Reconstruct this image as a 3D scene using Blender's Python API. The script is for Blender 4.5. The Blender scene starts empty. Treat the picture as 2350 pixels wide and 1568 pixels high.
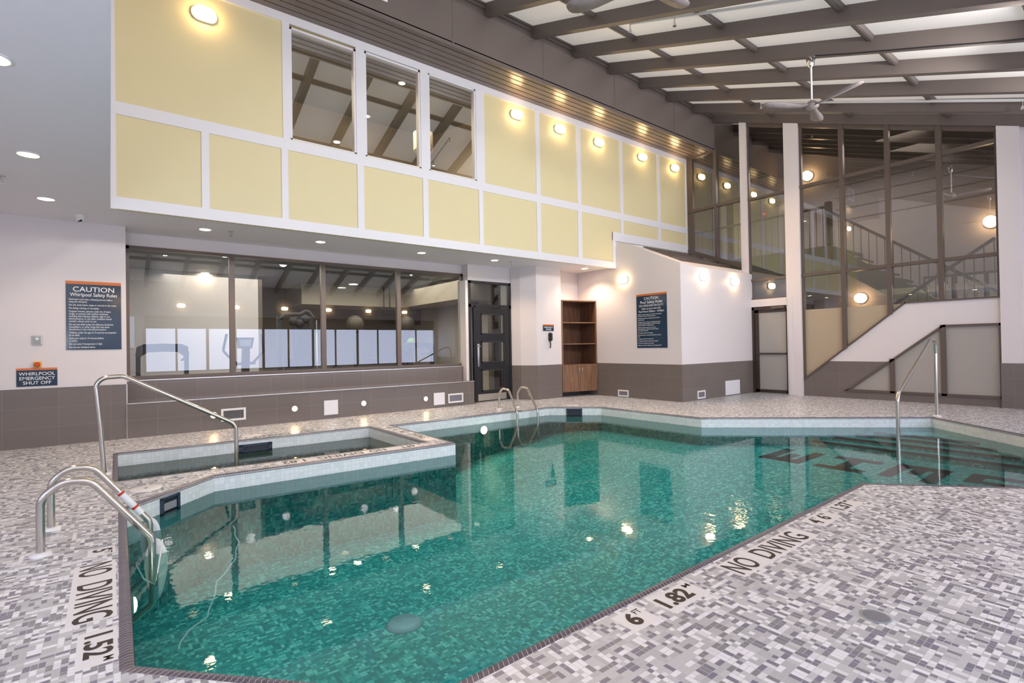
import bpy, math, random
from mathutils import Vector, Matrix, geometry
random.seed(7)
sc = bpy.context.scene
col = sc.collection
PI = math.pi

# ------------------------------------------------------------------ camera (solved from the room's parallel edges)
F, CX, CY, H = 1177.63, 1175.0, 784.0, 1.35
RT = Vector((0.7871141, -0.6165741, -0.0169623))
DN = Vector((-0.0078029, 0.0175443, -0.9998156))
FW = Vector((0.6167581, 0.7871013, 0.0089983))
CAM = Vector((0, 0, H))
cd = bpy.data.cameras.new('camera'); cam = bpy.data.objects.new('camera', cd); col.objects.link(cam)
m = Matrix.Identity(4)
for r in range(3):
    m[r][0] = RT[r]; m[r][1] = -DN[r]; m[r][2] = -FW[r]; m[r][3] = CAM[r]
cam.matrix_world = m
cd.sensor_width = 36; cd.lens = F / 2350 * 36; cd.clip_start = 0.05; cd.clip_end = 200
sc.camera = cam

# survey helpers: where a sight line meets a real plane of the room
def ray(px, py): return RT * ((px - CX) / F) + DN * ((py - CY) / F) + FW
def gz(px, py, z=0.0):
    d = ray(px, py); return CAM + d * ((z - H) / d.z)
def gx(px, py, x):
    d = ray(px, py); return CAM + d * (x / d.x)
def gy(px, py, y):
    d = ray(px, py); return CAM + d * (y / d.y)

# ------------------------------------------------------------------ node helpers
def hexc(h, a=1.0):
    h = h.lstrip('#'); out = []
    for i in (0, 2, 4):
        c = int(h[i:i+2], 16) / 255
        out.append(c / 12.92 if c <= .04045 else ((c + .055) / 1.055) ** 2.4)
    return (*out, a)
MATS = {}
def newmat(name):
    mt = bpy.data.materials.new(name); mt.use_nodes = True
    nt = mt.node_tree; nt.nodes.clear()
    out = nt.nodes.new('ShaderNodeOutputMaterial'); MATS[name] = mt
    return mt, nt, out
class N:
    def __init__(s, nt): s.nt = nt
    def new(s, t, **k):
        n = s.nt.nodes.new(t)
        for a, b in k.items(): setattr(n, a, b)
        return n
    def ln(s, a, b): s.nt.links.new(a, b)
    def math(s, op, a, b=None, c=None):
        n = s.new('ShaderNodeMath', operation=op)
        for i, v in enumerate((a, b, c)):
            if v is None: continue
            if isinstance(v, (int, float)): n.inputs[i].default_value = v
            else: s.ln(v, n.inputs[i])
        return n.outputs[0]
    def mix(s, f, a, b):
        n = s.new('ShaderNodeMix', data_type='RGBA')
        for i, v in ((0, f), (6, a), (7, b)):
            if isinstance(v, (int, float, tuple)): n.inputs[i].default_value = v
            else: s.ln(v, n.inputs[i])
        return n.outputs[2]
    def noise(s, vec, scale, detail=2.0):
        n = s.new('ShaderNodeTexNoise'); n.inputs['Scale'].default_value = scale; n.inputs['Detail'].default_value = detail
        if vec is not None: s.ln(vec, n.inputs['Vector'])
        return n.outputs[0]
    def bump(s, h, strength, dist=.01):
        n = s.new('ShaderNodeBump'); n.inputs['Strength'].default_value = strength; n.inputs['Distance'].default_value = dist
        s.ln(h, n.inputs['Height']); return n.outputs[0]
def principled(nt, out, color, rough=.5, metal=0, spec=.5):
    b = nt.nodes.new('ShaderNodeBsdfPrincipled')
    b.inputs['Base Color'].default_value = color; b.inputs['Roughness'].default_value = rough
    b.inputs['Metallic'].default_value = metal; b.inputs['Specular IOR Level'].default_value = spec
    nt.links.new(b.outputs[0], out.inputs[0]); return b
def paint(name, hx, rough=.5, metal=0, var=.04, scale=3, spec=.5, bump=0):
    mt, nt, out = newmat(name); n = N(nt); b = principled(nt, out, hexc(hx), rough, metal, spec)
    tc = n.new('ShaderNodeTexCoord')
    f = n.noise(tc.outputs['Object'], scale, 3)
    c = hexc(hx); lo = tuple(v * (1 - var) for v in c[:3]) + (1,); hi = tuple(min(1, v * (1 + var)) for v in c[:3]) + (1,)
    n.ln(n.mix(f, lo, hi), b.inputs['Base Color'])
    if bump:
        n.ln(n.bump(n.noise(tc.outputs['Object'], 180, 2), bump, .002), b.inputs['Normal'])
    return mt
def emit(name, hx, strength, base='#ffffff'):
    mt, nt, out = newmat(name); b = principled(nt, out, hexc(base), .4)
    b.inputs['Emission Color'].default_value = hexc(hx); b.inputs['Emission Strength'].default_value = strength
    return mt
def glass(name, tint, refl=.16, rough=0.0, ior=1.5):
    mt, nt, out = newmat(name); n = N(nt)
    t = n.new('ShaderNodeBsdfTransparent'); t.inputs[0].default_value = hexc(tint)
    g = n.new('ShaderNodeBsdfGlossy'); g.inputs['Roughness'].default_value = rough; g.inputs[0].default_value = (.95, .97, 1, 1)
    fr = n.new('ShaderNodeFresnel'); fr.inputs[0].default_value = ior
    f = n.math('MAXIMUM', fr.outputs[0], refl)
    mx = n.new('ShaderNodeMixShader'); n.ln(f, mx.inputs[0]); n.ln(t.outputs[0], mx.inputs[1]); n.ln(g.outputs[0], mx.inputs[2])
    n.ln(mx.outputs[0], out.inputs[0]); return mt
def mosaic(name, cols, grout, pitch=.0255, rough=.35, gw=.05, big=True, var=None, bump=.25):
    """small ceramic mosaic: single, lying and standing double tiles in random colours"""
    mt, nt, out = newmat(name); n = N(nt); b = principled(nt, out, (1, 1, 1, 1), rough)
    uv = n.new('ShaderNodeUVMap')
    sp = n.new('ShaderNodeSeparateXYZ'); n.ln(uv.outputs[0], sp.inputs[0])
    px = n.math('DIVIDE', sp.outputs[0], pitch); py = n.math('DIVIDE', sp.outputs[1], pitch)
    if big:
        bx = n.math('FLOOR', n.math('DIVIDE', px, 2)); by = n.math('FLOOR', n.math('DIVIDE', py, 2))
        cb = n.new('ShaderNodeCombineXYZ'); n.ln(bx, cb.inputs[0]); n.ln(by, cb.inputs[1])
        wn = n.new('ShaderNodeTexWhiteNoise', noise_dimensions='3D'); n.ln(cb.outputs[0], wn.inputs[0])
        hh = n.math('LESS_THAN', wn.outputs[0], .36); vv = n.math('GREATER_THAN', wn.outputs[0], .68)
        w = n.math('ADD', hh, 1); h = n.math('ADD', vv, 1)
        ux = n.math('DIVIDE', px, w); uy = n.math('DIVIDE', py, h); ty = n.math('MULTIPLY_ADD', w, 3.7, n.math('MULTIPLY', h, 11.3))
    else:
        w = h = 1.0; ux, uy, ty = px, py, 0.0
    fx = n.math('FLOOR', ux); fy = n.math('FLOOR', uy)
    ci = n.new('ShaderNodeCombineXYZ'); n.ln(fx, ci.inputs[0]); n.ln(fy, ci.inputs[1])
    if not isinstance(ty, float): n.ln(ty, ci.inputs[2])
    wn2 = n.new('ShaderNodeTexWhiteNoise', noise_dimensions='3D'); n.ln(ci.outputs[0], wn2.inputs[0])
    cr = n.new('ShaderNodeValToRGB'); cr.color_ramp.interpolation = 'CONSTANT'
    e = cr.color_ramp.elements; tot = sum(k for _, k in cols); acc = 0
    for i, (hx, k) in enumerate(cols):
        el = e[i] if i < 2 else e.new(acc / tot)
        el.position = acc / tot; el.color = hexc(hx); acc += k
    n.ln(wn2.outputs[0], cr.inputs[0])
    c = cr.outputs[0]
    if var:
        tc = n.new('ShaderNodeTexCoord')
        c = n.mix(n.noise(tc.outputs['Object'], var[0], 2), c, n.mix(var[2], c, hexc(var[1])))
    rx = n.math('MULTIPLY', n.math('SUBTRACT', ux, fx), w); ry = n.math('MULTIPLY', n.math('SUBTRACT', uy, fy), h)
    dx = n.math('MINIMUM', rx, n.math('SUBTRACT', w, rx)); dy = n.math('MINIMUM', ry, n.math('SUBTRACT', h, ry))
    g = n.math('LESS_THAN', n.math('MINIMUM', dx, dy), gw)
    n.ln(n.mix(g, c, hexc(grout)), b.inputs['Base Color'])
    rr = n.math('MULTIPLY_ADD', g, .4, rough); n.ln(rr, b.inputs['Roughness'])
    if bump: n.ln(n.bump(n.math('SUBTRACT', 1, g), bump, .0012), b.inputs['Normal'])
    return mt
def tiles(name, hx, grout, tw, th, rough=.25, gw=.004, off=.0, var=.08, voff=0.0):
    """large wall tile with thin joints (UV in metres)"""
    mt, nt, out = newmat(name); n = N(nt); b = principled(nt, out, (1, 1, 1, 1), rough)
    uv = n.new('ShaderNodeUVMap'); sp = n.new('ShaderNodeSeparateXYZ'); n.ln(uv.outputs[0], sp.inputs[0])
    uy = n.math('DIVIDE', n.math('ADD', sp.outputs[1], voff), th); fy = n.math('FLOOR', uy)
    ux = n.math('ADD', n.math('DIVIDE', sp.outputs[0], tw), n.math('MULTIPLY', fy, off)); fx = n.math('FLOOR', ux)
    ci = n.new('ShaderNodeCombineXYZ'); n.ln(fx, ci.inputs[0]); n.ln(fy, ci.inputs[1])
    wn = n.new('ShaderNodeTexWhiteNoise', noise_dimensions='3D'); n.ln(ci.outputs[0], wn.inputs[0])
    c = hexc(hx); lo = tuple(v * (1 - var) for v in c[:3]) + (1,); hi = tuple(v * (1 + var) for v in c[:3]) + (1,)
    tc = n.new('ShaderNodeTexCoord')
    cc = n.mix(n.math('MULTIPLY_ADD', n.noise(tc.outputs['Object'], 14, 4), .5, n.math('MULTIPLY', wn.outputs[0], .5)), lo, hi)
    rx = n.math('MULTIPLY', n.math('SUBTRACT', ux, fx), tw); ry = n.math('MULTIPLY', n.math('SUBTRACT', uy, fy), th)
    g = n.math('LESS_THAN', n.math('MINIMUM', rx, ry), gw)
    n.ln(n.mix(g, cc, hexc(grout)), b.inputs['Base Color'])
    return mt
def coping_mat(name, hx, grout, pitch=.0262, lw=.09):
    mt, nt, out = newmat(name); n = N(nt); b = principled(nt, out, hexc(hx), .3)
    uv = n.new('ShaderNodeUVMap'); sp = n.new('ShaderNodeSeparateXYZ'); n.ln(uv.outputs[0], sp.inputs[0])
    u = n.math('DIVIDE', sp.outputs[0], pitch); f = n.math('FRACT', u)
    g = n.math('LESS_THAN', f, lw)
    wn = n.new('ShaderNodeTexWhiteNoise', noise_dimensions='1D'); n.ln(n.math('FLOOR', u), wn.inputs['W'])
    c = hexc(hx); cc = n.mix(wn.outputs[0], tuple(v * .8 for v in c[:3]) + (1,), tuple(v * 1.25 for v in c[:3]) + (1,))
    n.ln(n.mix(g, cc, hexc(grout)), b.inputs['Base Color'])
    n.ln(n.bump(n.math('SUBTRACT', 1, g), .3, .002), b.inputs['Normal'])
    return mt
def wood(name, h1, h2, rough=.45):
    mt, nt, out = newmat(name); n = N(nt); b = principled(nt, out, hexc(h1), rough)
    tc = n.new('ShaderNodeTexCoord'); mp = n.new('ShaderNodeMapping'); mp.inputs['Scale'].default_value = (18, 18, .9)
    n.ln(tc.outputs['Object'], mp.inputs[0])
    f = n.noise(mp.outputs[0], 2.2, 6)
    cr = n.new('ShaderNodeValToRGB'); cr.color_ramp.elements[0].position = .35; cr.color_ramp.elements[1].position = .68
    cr.color_ramp.elements[0].color = hexc(h1); cr.color_ramp.elements[1].color = hexc(h2)
    n.ln(f, cr.inputs[0]); n.ln(cr.outputs[0], b.inputs['Base Color']); return mt
def steel(name, hx='#c9c4bd', rough=.22):
    mt, nt, out = newmat(name); n = N(nt); b = principled(nt, out, hexc(hx), rough, 1.0)
    tc = n.new('ShaderNodeTexCoord'); mp = n.new('ShaderNodeMapping'); mp.inputs['Scale'].default_value = (3, 3, 90)
    n.ln(tc.outputs['Object'], mp.inputs[0]); f = n.noise(mp.outputs[0], 6, 2)
    n.ln(n.math('MULTIPLY_ADD', f, .16, rough - .08), b.inputs['Roughness']); return mt
def water_mat(name, tint, scale, strength, refl_rough=0.0, jet=(0, 0, 0), jetk=0.0):
    mt, nt, out = newmat(name); n = N(nt)
    t = n.new('ShaderNodeBsdfTransparent'); t.inputs[0].default_value = hexc(tint)
    g = n.new('ShaderNodeBsdfGlossy'); g.inputs['Roughness'].default_value = refl_rough
    tc = n.new('ShaderNodeTexCoord')
    mp = n.new('ShaderNodeMapping'); mp.inputs['Scale'].default_value = (1, 1, 1); n.ln(tc.outputs['Object'], mp.inputs[0])
    n1 = n.noise(mp.outputs[0], scale, 3); n2 = n.noise(mp.outputs[0], .35, 1)
    vd = n.new('ShaderNodeVectorMath', operation='DISTANCE'); n.ln(tc.outputs['Object'], vd.inputs[0]); vd.inputs[1].default_value = jet
    mr = n.new('ShaderNodeMapRange', interpolation_type='SMOOTHSTEP'); n.ln(vd.outputs['Value'], mr.inputs[0]); mr.inputs[1].default_value = 0; mr.inputs[2].default_value = 1.1; mr.inputs[3].default_value = jetk; mr.inputs[4].default_value = 0
    hgt = n.math('MULTIPLY', n1, n.math('ADD', mr.outputs[0], n.math('MULTIPLY_ADD', n2, 1.6, -.35)))
    bp = n.bump(hgt, strength, .012)
    fr = n.new('ShaderNodeFresnel'); fr.inputs[0].default_value = 1.33; n.ln(bp, fr.inputs['Normal']); n.ln(bp, g.inputs['Normal'])
    mx = n.new('ShaderNodeMixShader'); n.ln(fr.outputs[0], mx.inputs[0]); n.ln(t.outputs[0], mx.inputs[1]); n.ln(g.outputs[0], mx.inputs[2])
    n.ln(mx.outputs[0], out.inputs[0]); return mt
def roofpanelglow(name):
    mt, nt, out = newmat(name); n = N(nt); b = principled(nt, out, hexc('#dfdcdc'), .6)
    b.inputs['Emission Color'].default_value = hexc('#fff4ea'); b.inputs['Emission Strength'].default_value = .13  # faint glow put into the panels to brighten roof and hall
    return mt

# ------------------------------------------------------------------ mesh builder
def v3(p): return Vector(p)
class MB:
    def __init__(s): s.v, s.f, s.sm, s.uv = [], [], [], {}
    def face(s, pts, smooth=False, uv=None):
        i0 = len(s.v); s.v += [tuple(p) for p in pts]
        s.f.append(tuple(range(i0, i0 + len(pts)))); s.sm.append(smooth)
        if uv: s.uv[len(s.f) - 1] = uv
        return s
    def add(s, verts, faces, smooth=False):
        i0 = len(s.v); s.v += [tuple(p) for p in verts]
        for f in faces: s.f.append(tuple(i + i0 for i in f)); s.sm.append(smooth)
        return s
    def box(s, x0, x1, y0, y1, z0, z1):
        x0, x1 = sorted((x0, x1)); y0, y1 = sorted((y0, y1)); z0, z1 = sorted((z0, z1))
        V = [(x, y, z) for z in (z0, z1) for y in (y0, y1) for x in (x0, x1)]
        return s.add(V, [(0, 2, 3, 1), (4, 5, 7, 6), (0, 1, 5, 4), (2, 6, 7, 3), (0, 4, 6, 2), (1, 3, 7, 5)])
    def bbox(s, x0, x1, y0, y1, z0, z1, b=.01):
        """box with chamfered edges"""
        x0, x1 = sorted((x0, x1)); y0, y1 = sorted((y0, y1)); z0, z1 = sorted((z0, z1))
        b = min(b, (x1-x0)*.45, (y1-y0)*.45, (z1-z0)*.45)
        import bmesh
        bm = bmesh.new(); bmesh.ops.create_cube(bm, size=1)
        for v in bm.verts:
            v.co = Vector(((x0+x1)/2 + v.co.x*(x1-x0), (y0+y1)/2 + v.co.y*(y1-y0), (z0+z1)/2 + v.co.z*(z1-z0)))
        bmesh.ops.bevel(bm, geom=bm.edges[:], offset=b, segments=2, affect='EDGES', profile=.5)
        bm.verts.index_update()
        s.add([v.co[:] for v in bm.verts], [[v.index for v in f.verts] for f in bm.faces]); bm.free(); return s
    def bar(s, a, b, w, h, up=(0, 0, 1)):
        """rectangular bar from a to b; w across, h along up"""
        a, b, up = v3(a), v3(b), v3(up); d = (b - a).normalized(); sx = d.cross(up)
        sx = sx.normalized() * (w / 2); uz = sx.cross(d).normalized() * (h / 2)
        V = [p + i * sx + j * uz for p in (a, b) for i, j in ((-1, -1), (1, -1), (1, 1), (-1, 1))]
        return s.add(V, [(3, 2, 1, 0), (4, 5, 6, 7), (0, 1, 5, 4), (1, 2, 6, 5), (2, 3, 7, 6), (3, 0, 4, 7)])
    def prism(s, poly, ax, a0, a1):
        """poly 2D; ax='z': (x,y) extruded in z; 'y': (x,z) in y; 'x': (y,z) in x"""
        def P(p, a): return {'z': (p[0], p[1], a), 'y': (p[0], a, p[1]), 'x': (a, p[0], p[1])}[ax]
        n = len(poly); V = [P(p, a0) for p in poly] + [P(p, a1) for p in poly]
        fs = [tuple(reversed(range(n))), tuple(range(n, 2 * n))] + [(i, (i + 1) % n, n + (i + 1) % n, n + i) for i in range(n)]
        return s.add(V, fs)
    def tube(s, pts, r, seg=14, caps=True):
        pts = [v3(p) for p in pts]; n = len(pts); rings = []
        t0 = (pts[1] - pts[0]).normalized(); ref = Vector((0, 0, 1)) if abs(t0.z) < .9 else Vector((1, 0, 0))
        nx = t0.cross(ref).normalized()
        for i, p in enumerate(pts):
            t = ((pts[min(i + 1, n - 1)] - pts[max(i - 1, 0)])).normalized()
            nx = (nx - t * nx.dot(t)).normalized(); ny = t.cross(nx)
            rr = r[i] if isinstance(r, (list, tuple)) else r
            rings.append([p + (nx * math.cos(2 * PI * k / seg) + ny * math.sin(2 * PI * k / seg)) * rr for k in range(seg)])
        V = [q for g in rings for q in g]
        fs = [(i * seg + k, i * seg + (k + 1) % seg, (i + 1) * seg + (k + 1) % seg, (i + 1) * seg + k) for i in range(n - 1) for k in range(seg)]
        s.add(V, fs, True)
        if caps:
            s.add(rings[0], [tuple(reversed(range(seg)))]); s.add(rings[-1], [tuple(range(seg))])
        return s
    def lathe(s, prof, c, ax='z', seg=24, smooth=True):
        """prof: list of (radius, height) along axis from c"""
        c = v3(c); V = []
        for r, h in prof:
            for k in range(seg):
                a = 2 * PI * k / seg; u, w = r * math.cos(a), r * math.sin(a)
                V.append(c + v3({'z': (u, w, h), 'y': (u, h, w), 'x': (h, u, w)}[ax]))
        n = len(prof)
        fs = [(i * seg + k, i * seg + (k + 1) % seg, (i + 1) * seg + (k + 1) % seg, (i + 1) * seg + k) for i in range(n - 1) for k in range(seg)]
        s.add(V, fs, smooth)
        s.add(V[:seg], [tuple(reversed(range(seg)))]); s.add(V[-seg:], [tuple(range(seg))]); return s
    def ball(s, c, rx, ry=None, rz=None, seg=20, rings=12):
        ry = ry or rx; rz = rz or rx; V = []; c = v3(c)
        for i in range(1, rings):
            th = PI * i / rings
            for k in range(seg):
                a = 2 * PI * k / seg; V.append(c + Vector((rx * math.sin(th) * math.cos(a), ry * math.sin(th) * math.sin(a), rz * math.cos(th))))
        V += [c + Vector((0, 0, rz)), c - Vector((0, 0, rz))]; T, B = len(V) - 2, len(V) - 1
        fs = [(i * seg + k, i * seg + (k + 1) % seg, (i + 1) * seg + (k + 1) % seg, (i + 1) * seg + k) for i in range(rings - 2) for k in range(seg)]
        fs += [(T, (k + 1) % seg, k) for k in range(seg)] + [(B, (rings - 2) * seg + k, (rings - 2) * seg + (k + 1) % seg) for k in range(seg)]
        return s.add(V, fs, True)
    def text(s, txt, size, origin, right, up, sx=1.0, align='CENTER', spacing=1.0, bold=0.0, line=1.0, extrude=0.0):
        cu = bpy.data.curves.new('t', 'FONT'); cu.body = txt; cu.size = size; cu.align_x = align; cu.align_y = 'CENTER'
        cu.space_character = spacing; cu.space_line = line; cu.offset = bold; cu.resolution_u = 4; cu.extrude = extrude
        ob = bpy.data.objects.new('t', cu); col.objects.link(ob)
        dg = bpy.context.evaluated_depsgraph_get(); me = bpy.data.meshes.new_from_object(ob.evaluated_get(dg))
        right, up, origin = v3(right), v3(up), v3(origin); nn = right.cross(up)
        s.add([origin + right * (v.co.x * sx) + up * v.co.y + nn * v.co.z for v in me.vertices], [tuple(p.vertices) for p in me.polygons])
        bpy.data.objects.remove(ob); bpy.data.meshes.remove(me); bpy.data.curves.remove(cu); return s
    def fit(s, txt, c, w, h, right, up, bold=.02):
        """text stretched to exactly w along right and h along up, centred on c"""
        t = MB().text(txt, 1.0, (0, 0, 0), (1, 0, 0), (0, 1, 0), bold=bold)
        xs = [p[0] for p in t.v]; ys = [p[1] for p in t.v]; x0, x1, y0, y1 = min(xs), max(xs), min(ys), max(ys)
        c, right, up = v3(c), v3(right), v3(up)
        return s.add([c + right * (((p[0] - x0) / (x1 - x0) - .5) * w) + up * (((p[1] - y0) / (y1 - y0) - .5) * h) for p in t.v], t.f)
    def build(s, name, mat, parent=None, flip=False):
        off = Vector((0, 0, 0)); q = parent
        while q is not None: off += q.location; q = q.parent
        me = bpy.data.meshes.new(name)
        own = Vector((0, 0, 0))
        if parent is None and not name.startswith(('wall', 'floor', 'ceil', 'pool_', 'window', 'door', 'trim')):
            xs = [v[0] for v in s.v]; ys = [v[1] for v in s.v]; zs = [v[2] for v in s.v]
            own = Vector(((min(xs) + max(xs)) / 2, (min(ys) + max(ys)) / 2, min(zs)))
        me.from_pydata([Vector(v) - off - own for v in s.v], [], s.f)
        for p, sm in zip(me.polygons, s.sm): p.use_smooth = sm
        ul = me.uv_layers.new(name='UVMap'); k = 0
        for i, p in enumerate(me.polygons):
            nrm = p.normal
            if i in s.uv: us = s.uv[i]
            elif abs(nrm.z) > .7: us = [(s.v[j][0], s.v[j][1]) for j in p.vertices]
            else:
                t = Vector((-nrm.y, nrm.x, 0)).normalized(); us = [(s.v[j][0] * t.x + s.v[j][1] * t.y, s.v[j][2]) for j in p.vertices]
            for li, u in zip(p.loop_indices, us): ul.data[li].uv = u
        me.materials.append(MATS[mat] if isinstance(mat, str) else mat)
        o = bpy.data.objects.new(name, me); col.objects.link(o); o.location = own
        if parent is not None: o.parent = parent
        return o
def tag(o, label, cat, group=None, kind=None):
    if label: o['label'] = label
    if cat: o['category'] = cat
    if group: o['group'] = group
    if kind: o['kind'] = kind
    return o
def thing(name, loc, label, cat, group=None):
    o = bpy.data.objects.new(name, None); o.empty_display_size = .1; col.objects.link(o); o.location = Vector(loc)
    return tag(o, label, cat, group)
def struct(o, label=None):
    o['kind'] = 'structure'
    if label: o['label'] = label
    return o
def sroot(name, loc=(0, 0, 0)):
    o = bpy.data.objects.new(name, None); col.objects.link(o); o.location = Vector(loc); o['kind'] = 'structure'; return o
def fillet(pts, r, seg=8):
    """polyline with rounded corners; r list or number per inner vertex"""
    pts = [v3(p) for p in pts]; out = [pts[0]]
    for i in range(1, len(pts) - 1):
        a, b, c = pts[i - 1], pts[i], pts[i + 1]; u = (a - b); w = (c - b); lu, lw = u.length, w.length
        u.normalize(); w.normalize(); ang = u.angle(w); rr = r[i - 1] if isinstance(r, (list, tuple)) else r
        d = min(rr / math.tan(ang / 2), lu * .48, lw * .48); rr = d * math.tan(ang / 2)
        ctr = b + (u + w).normalized() * (rr / math.sin(ang / 2)); p0, p1 = b + u * d, b + w * d
        e0, e1 = p0 - ctr, p1 - ctr; tot = e0.angle(e1)
        for k in range(seg + 1):
            t = k / seg
            out.append(ctr + (e0 * math.sin((1 - t) * tot) + e1 * math.sin(t * tot)) / max(math.sin(tot), 1e-6))
    out.append(pts[-1]); return out
def stadium(w, h, n=8):
    r = h / 2; L = w / 2 - r; P = []
    for k in range(n + 1):
        a = -PI / 2 + PI * k / n; P.append((L + r * math.cos(a), r * math.sin(a)))
    for k in range(n + 1):
        a = PI / 2 + PI * k / n; P.append((-L + r * math.cos(a), r * math.sin(a)))
    return P
def inside(p, poly):
    c = False; n = len(poly)
    for i in range(n):
        a, b = poly[i], poly[i - 1]
        if (a[1] > p[1]) != (b[1] > p[1]) and p[0] < (b[0] - a[0]) * (p[1] - a[1]) / (b[1] - a[1]) + a[0]: c = not c
    return c
def cdt(loops, extra_edges=()):
    V, E = [], []
    for lp in loops:
        i0 = len(V); V += [Vector(p[:2]) for p in lp]; E += [(i0 + i, i0 + (i + 1) % len(lp)) for i in range(len(lp))]
    for a, b in extra_edges:
        V += [Vector(a), Vector(b)]; E.append((len(V) - 2, len(V) - 1))
    r = geometry.delaunay_2d_cdt(V, E, [], 0, 1e-5)
    return r[0], r[2]
def offset(poly, d):
    """offset closed polygon by d to the left of its direction"""
    n = len(poly); out = []
    for i in range(n):
        a, b, c = (Vector(poly[i - 1][:2]), Vector(poly[i][:2]), Vector(poly[(i + 1) % n][:2]))
        e0 = (b - a).normalized(); e1 = (c - b).normalized(); n0 = Vector((-e0.y, e0.x)); n1 = Vector((-e1.y, e1.x))
        k = (n0 + n1); k = k / max(k.length_squared / 2, .15); out.append(b + k * d)
    return out

# ------------------------------------------------------------------ materials
mosaic('deck', [('#e8eaf0', 24), ('#dcdee3', 8), ('#c2c4c8', 21), ('#b7b9be', 19), ('#87888e', 12), ('#7d7d8e', 16)], '#c2c3ca', rough=.32, gw=.045, bump=.15)
mosaic('poolfloor', [('#008488', 26), ('#119c9e', 22), ('#38b7b3', 20), ('#6ad2c8', 18), ('#9cebdd', 14)], '#3fb0ad', rough=.5, gw=.04, bump=0, var=(.5, '#a8f0dc', .3))
mosaic('poolwalltile', [('#12888a', 20), ('#2ba4a2', 25), ('#50bab2', 22), ('#82d2c6', 14)], '#4cb0aa', rough=.5, gw=.04, bump=0)
mosaic('whiteband', [('#e6ecee', 30), ('#e0e7ea', 20), ('#eaf0f1', 20)], '#c6ced2', pitch=.0515, rough=.18, gw=.025, big=False, bump=.2)
mosaic('darkmosaic', [('#2a2426', 3), ('#352d2f', 3), ('#221d20', 2)], '#3d3537', rough=.5, gw=.04, bump=0)
coping_mat('coping', '#504b5a', '#c9c6ce')
tiles('dado', '#746c68', '#8a827e', .60, .283, rough=.28, off=0, voff=0)
tiles('benchtile', '#736b68', '#8b8380', .60, .28, rough=.18)
paint('white', '#e2dcde', .45, var=.015)
paint('whitetrim', '#e9e8ee', .4, var=.01)
paint('softwhite', '#efedf1', .55, var=.015)
paint('plastic', '#e8e8ea', .35, var=.01)
paint('yellow', '#e3d7ab', .5, var=.015)
paint('brown', '#6e6460', .45, var=.05)
paint('brownslat', '#75675f', .3, var=.12, scale=8, spec=.6)
paint('bronzepale', '#8d7f72', .45, var=.04)
paint('bronze', '#62564f', .35, var=.06)
paint('darkbronze', '#3c3129', .35, var=.08)
paint('black', '#17171b', .3, var=.1)
paint('rubber', '#1f2023', .6, var=.1)
paint('charcoal', '#2b2c31', .4, var=.1)
paint('navy', '#233a52', .12, var=.03)
paint('orange', '#d8742c', .2, var=.03)
paint('lettering', '#eef0f2', .4, var=.0)
paint('ink', '#2d2526', .5, var=.05)
paint('markertile', '#e3e3e6', .3, var=.02)
paint('yellowbox', '#e8b51c', .4)
paint('red', '#c43421', .35)
paint('greyplastic', '#9aa0a6', .35)
paint('clear', '#c3c6c9', .3)
paint('skimmer', '#2f3d52', .4)
paint('skimmerinside', '#18222c', .5)
paint('olive', '#474a2c', .5, var=.1)
paint('gymwall', '#c9bfae', .6)
paint('gymdark', '#6f665f', .6)
paint('gymceil', '#8a8f94', .6)
paint('corridorwall', '#8f888b', .6, var=.05)
paint('cream', '#e8d9a4', .5)
paint('fanblade', '#837a7a', .35, var=.3, scale=14)
paint('drum', '#e8d6bf', .6)
paint('ballgrey', '#5d564f', .4)
paint('green', '#7ba428', .5)
paint('screen', '#0c0d10', .08)
paint('louverdark', '#4c4a4a', .5)
paint('greyfilter', '#8f9097', .6)
steel('steel')
steel('chrome', '#d9d7d4', .1)
steel('alutrim', '#d8d2cb', .25)
wood('walnut', '#6a4a36', '#8f6a4e')
wood('walnutdark', '#4a3125', '#6c4a37')
roofpanelglow('roofpanelglow')
glass('gymglass', '#dfe4e2', .10)
glass('upperglass', '#d6d0c2', .34)
glass('corridorglass', '#d8d4cf', .2)
def frosted(name, hx, e=.0):
    mt, nt, out = newmat(name); b = principled(nt, out, hexc(hx), .35)
    if e: b.inputs['Emission Color'].default_value = hexc(hx); b.inputs['Emission Strength'].default_value = e
    return mt
frosted('frost', '#aaa6a0'); frosted('frostwarm', '#b5a58d')
emit('sconceglow', '#ffd596', 14.0)
emit('downglow', '#ffd9a0', 14.0)
emit('stepglow', '#ffcf94', 26.0)
emit('poolglow', '#ffe9b8', 30.0)
emit('daylight', '#d6e1ff', 2.2)
emit('windowfill', '#cfdcff', .6)  # glow of the two added fill windows
emit('gymlight', '#ffe3b5', 26.0)
emit('drumglow', '#ffd9a8', 2.2)
JX, JY = gz(1690, 1155, -.172)[:2]
water_mat('water', '#c2f2fb', 9.0, .10, jet=(JX, JY, -.172), jetk=5.0)
water_mat('spawater', '#c6cfc4', 14.0, .35)

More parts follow.
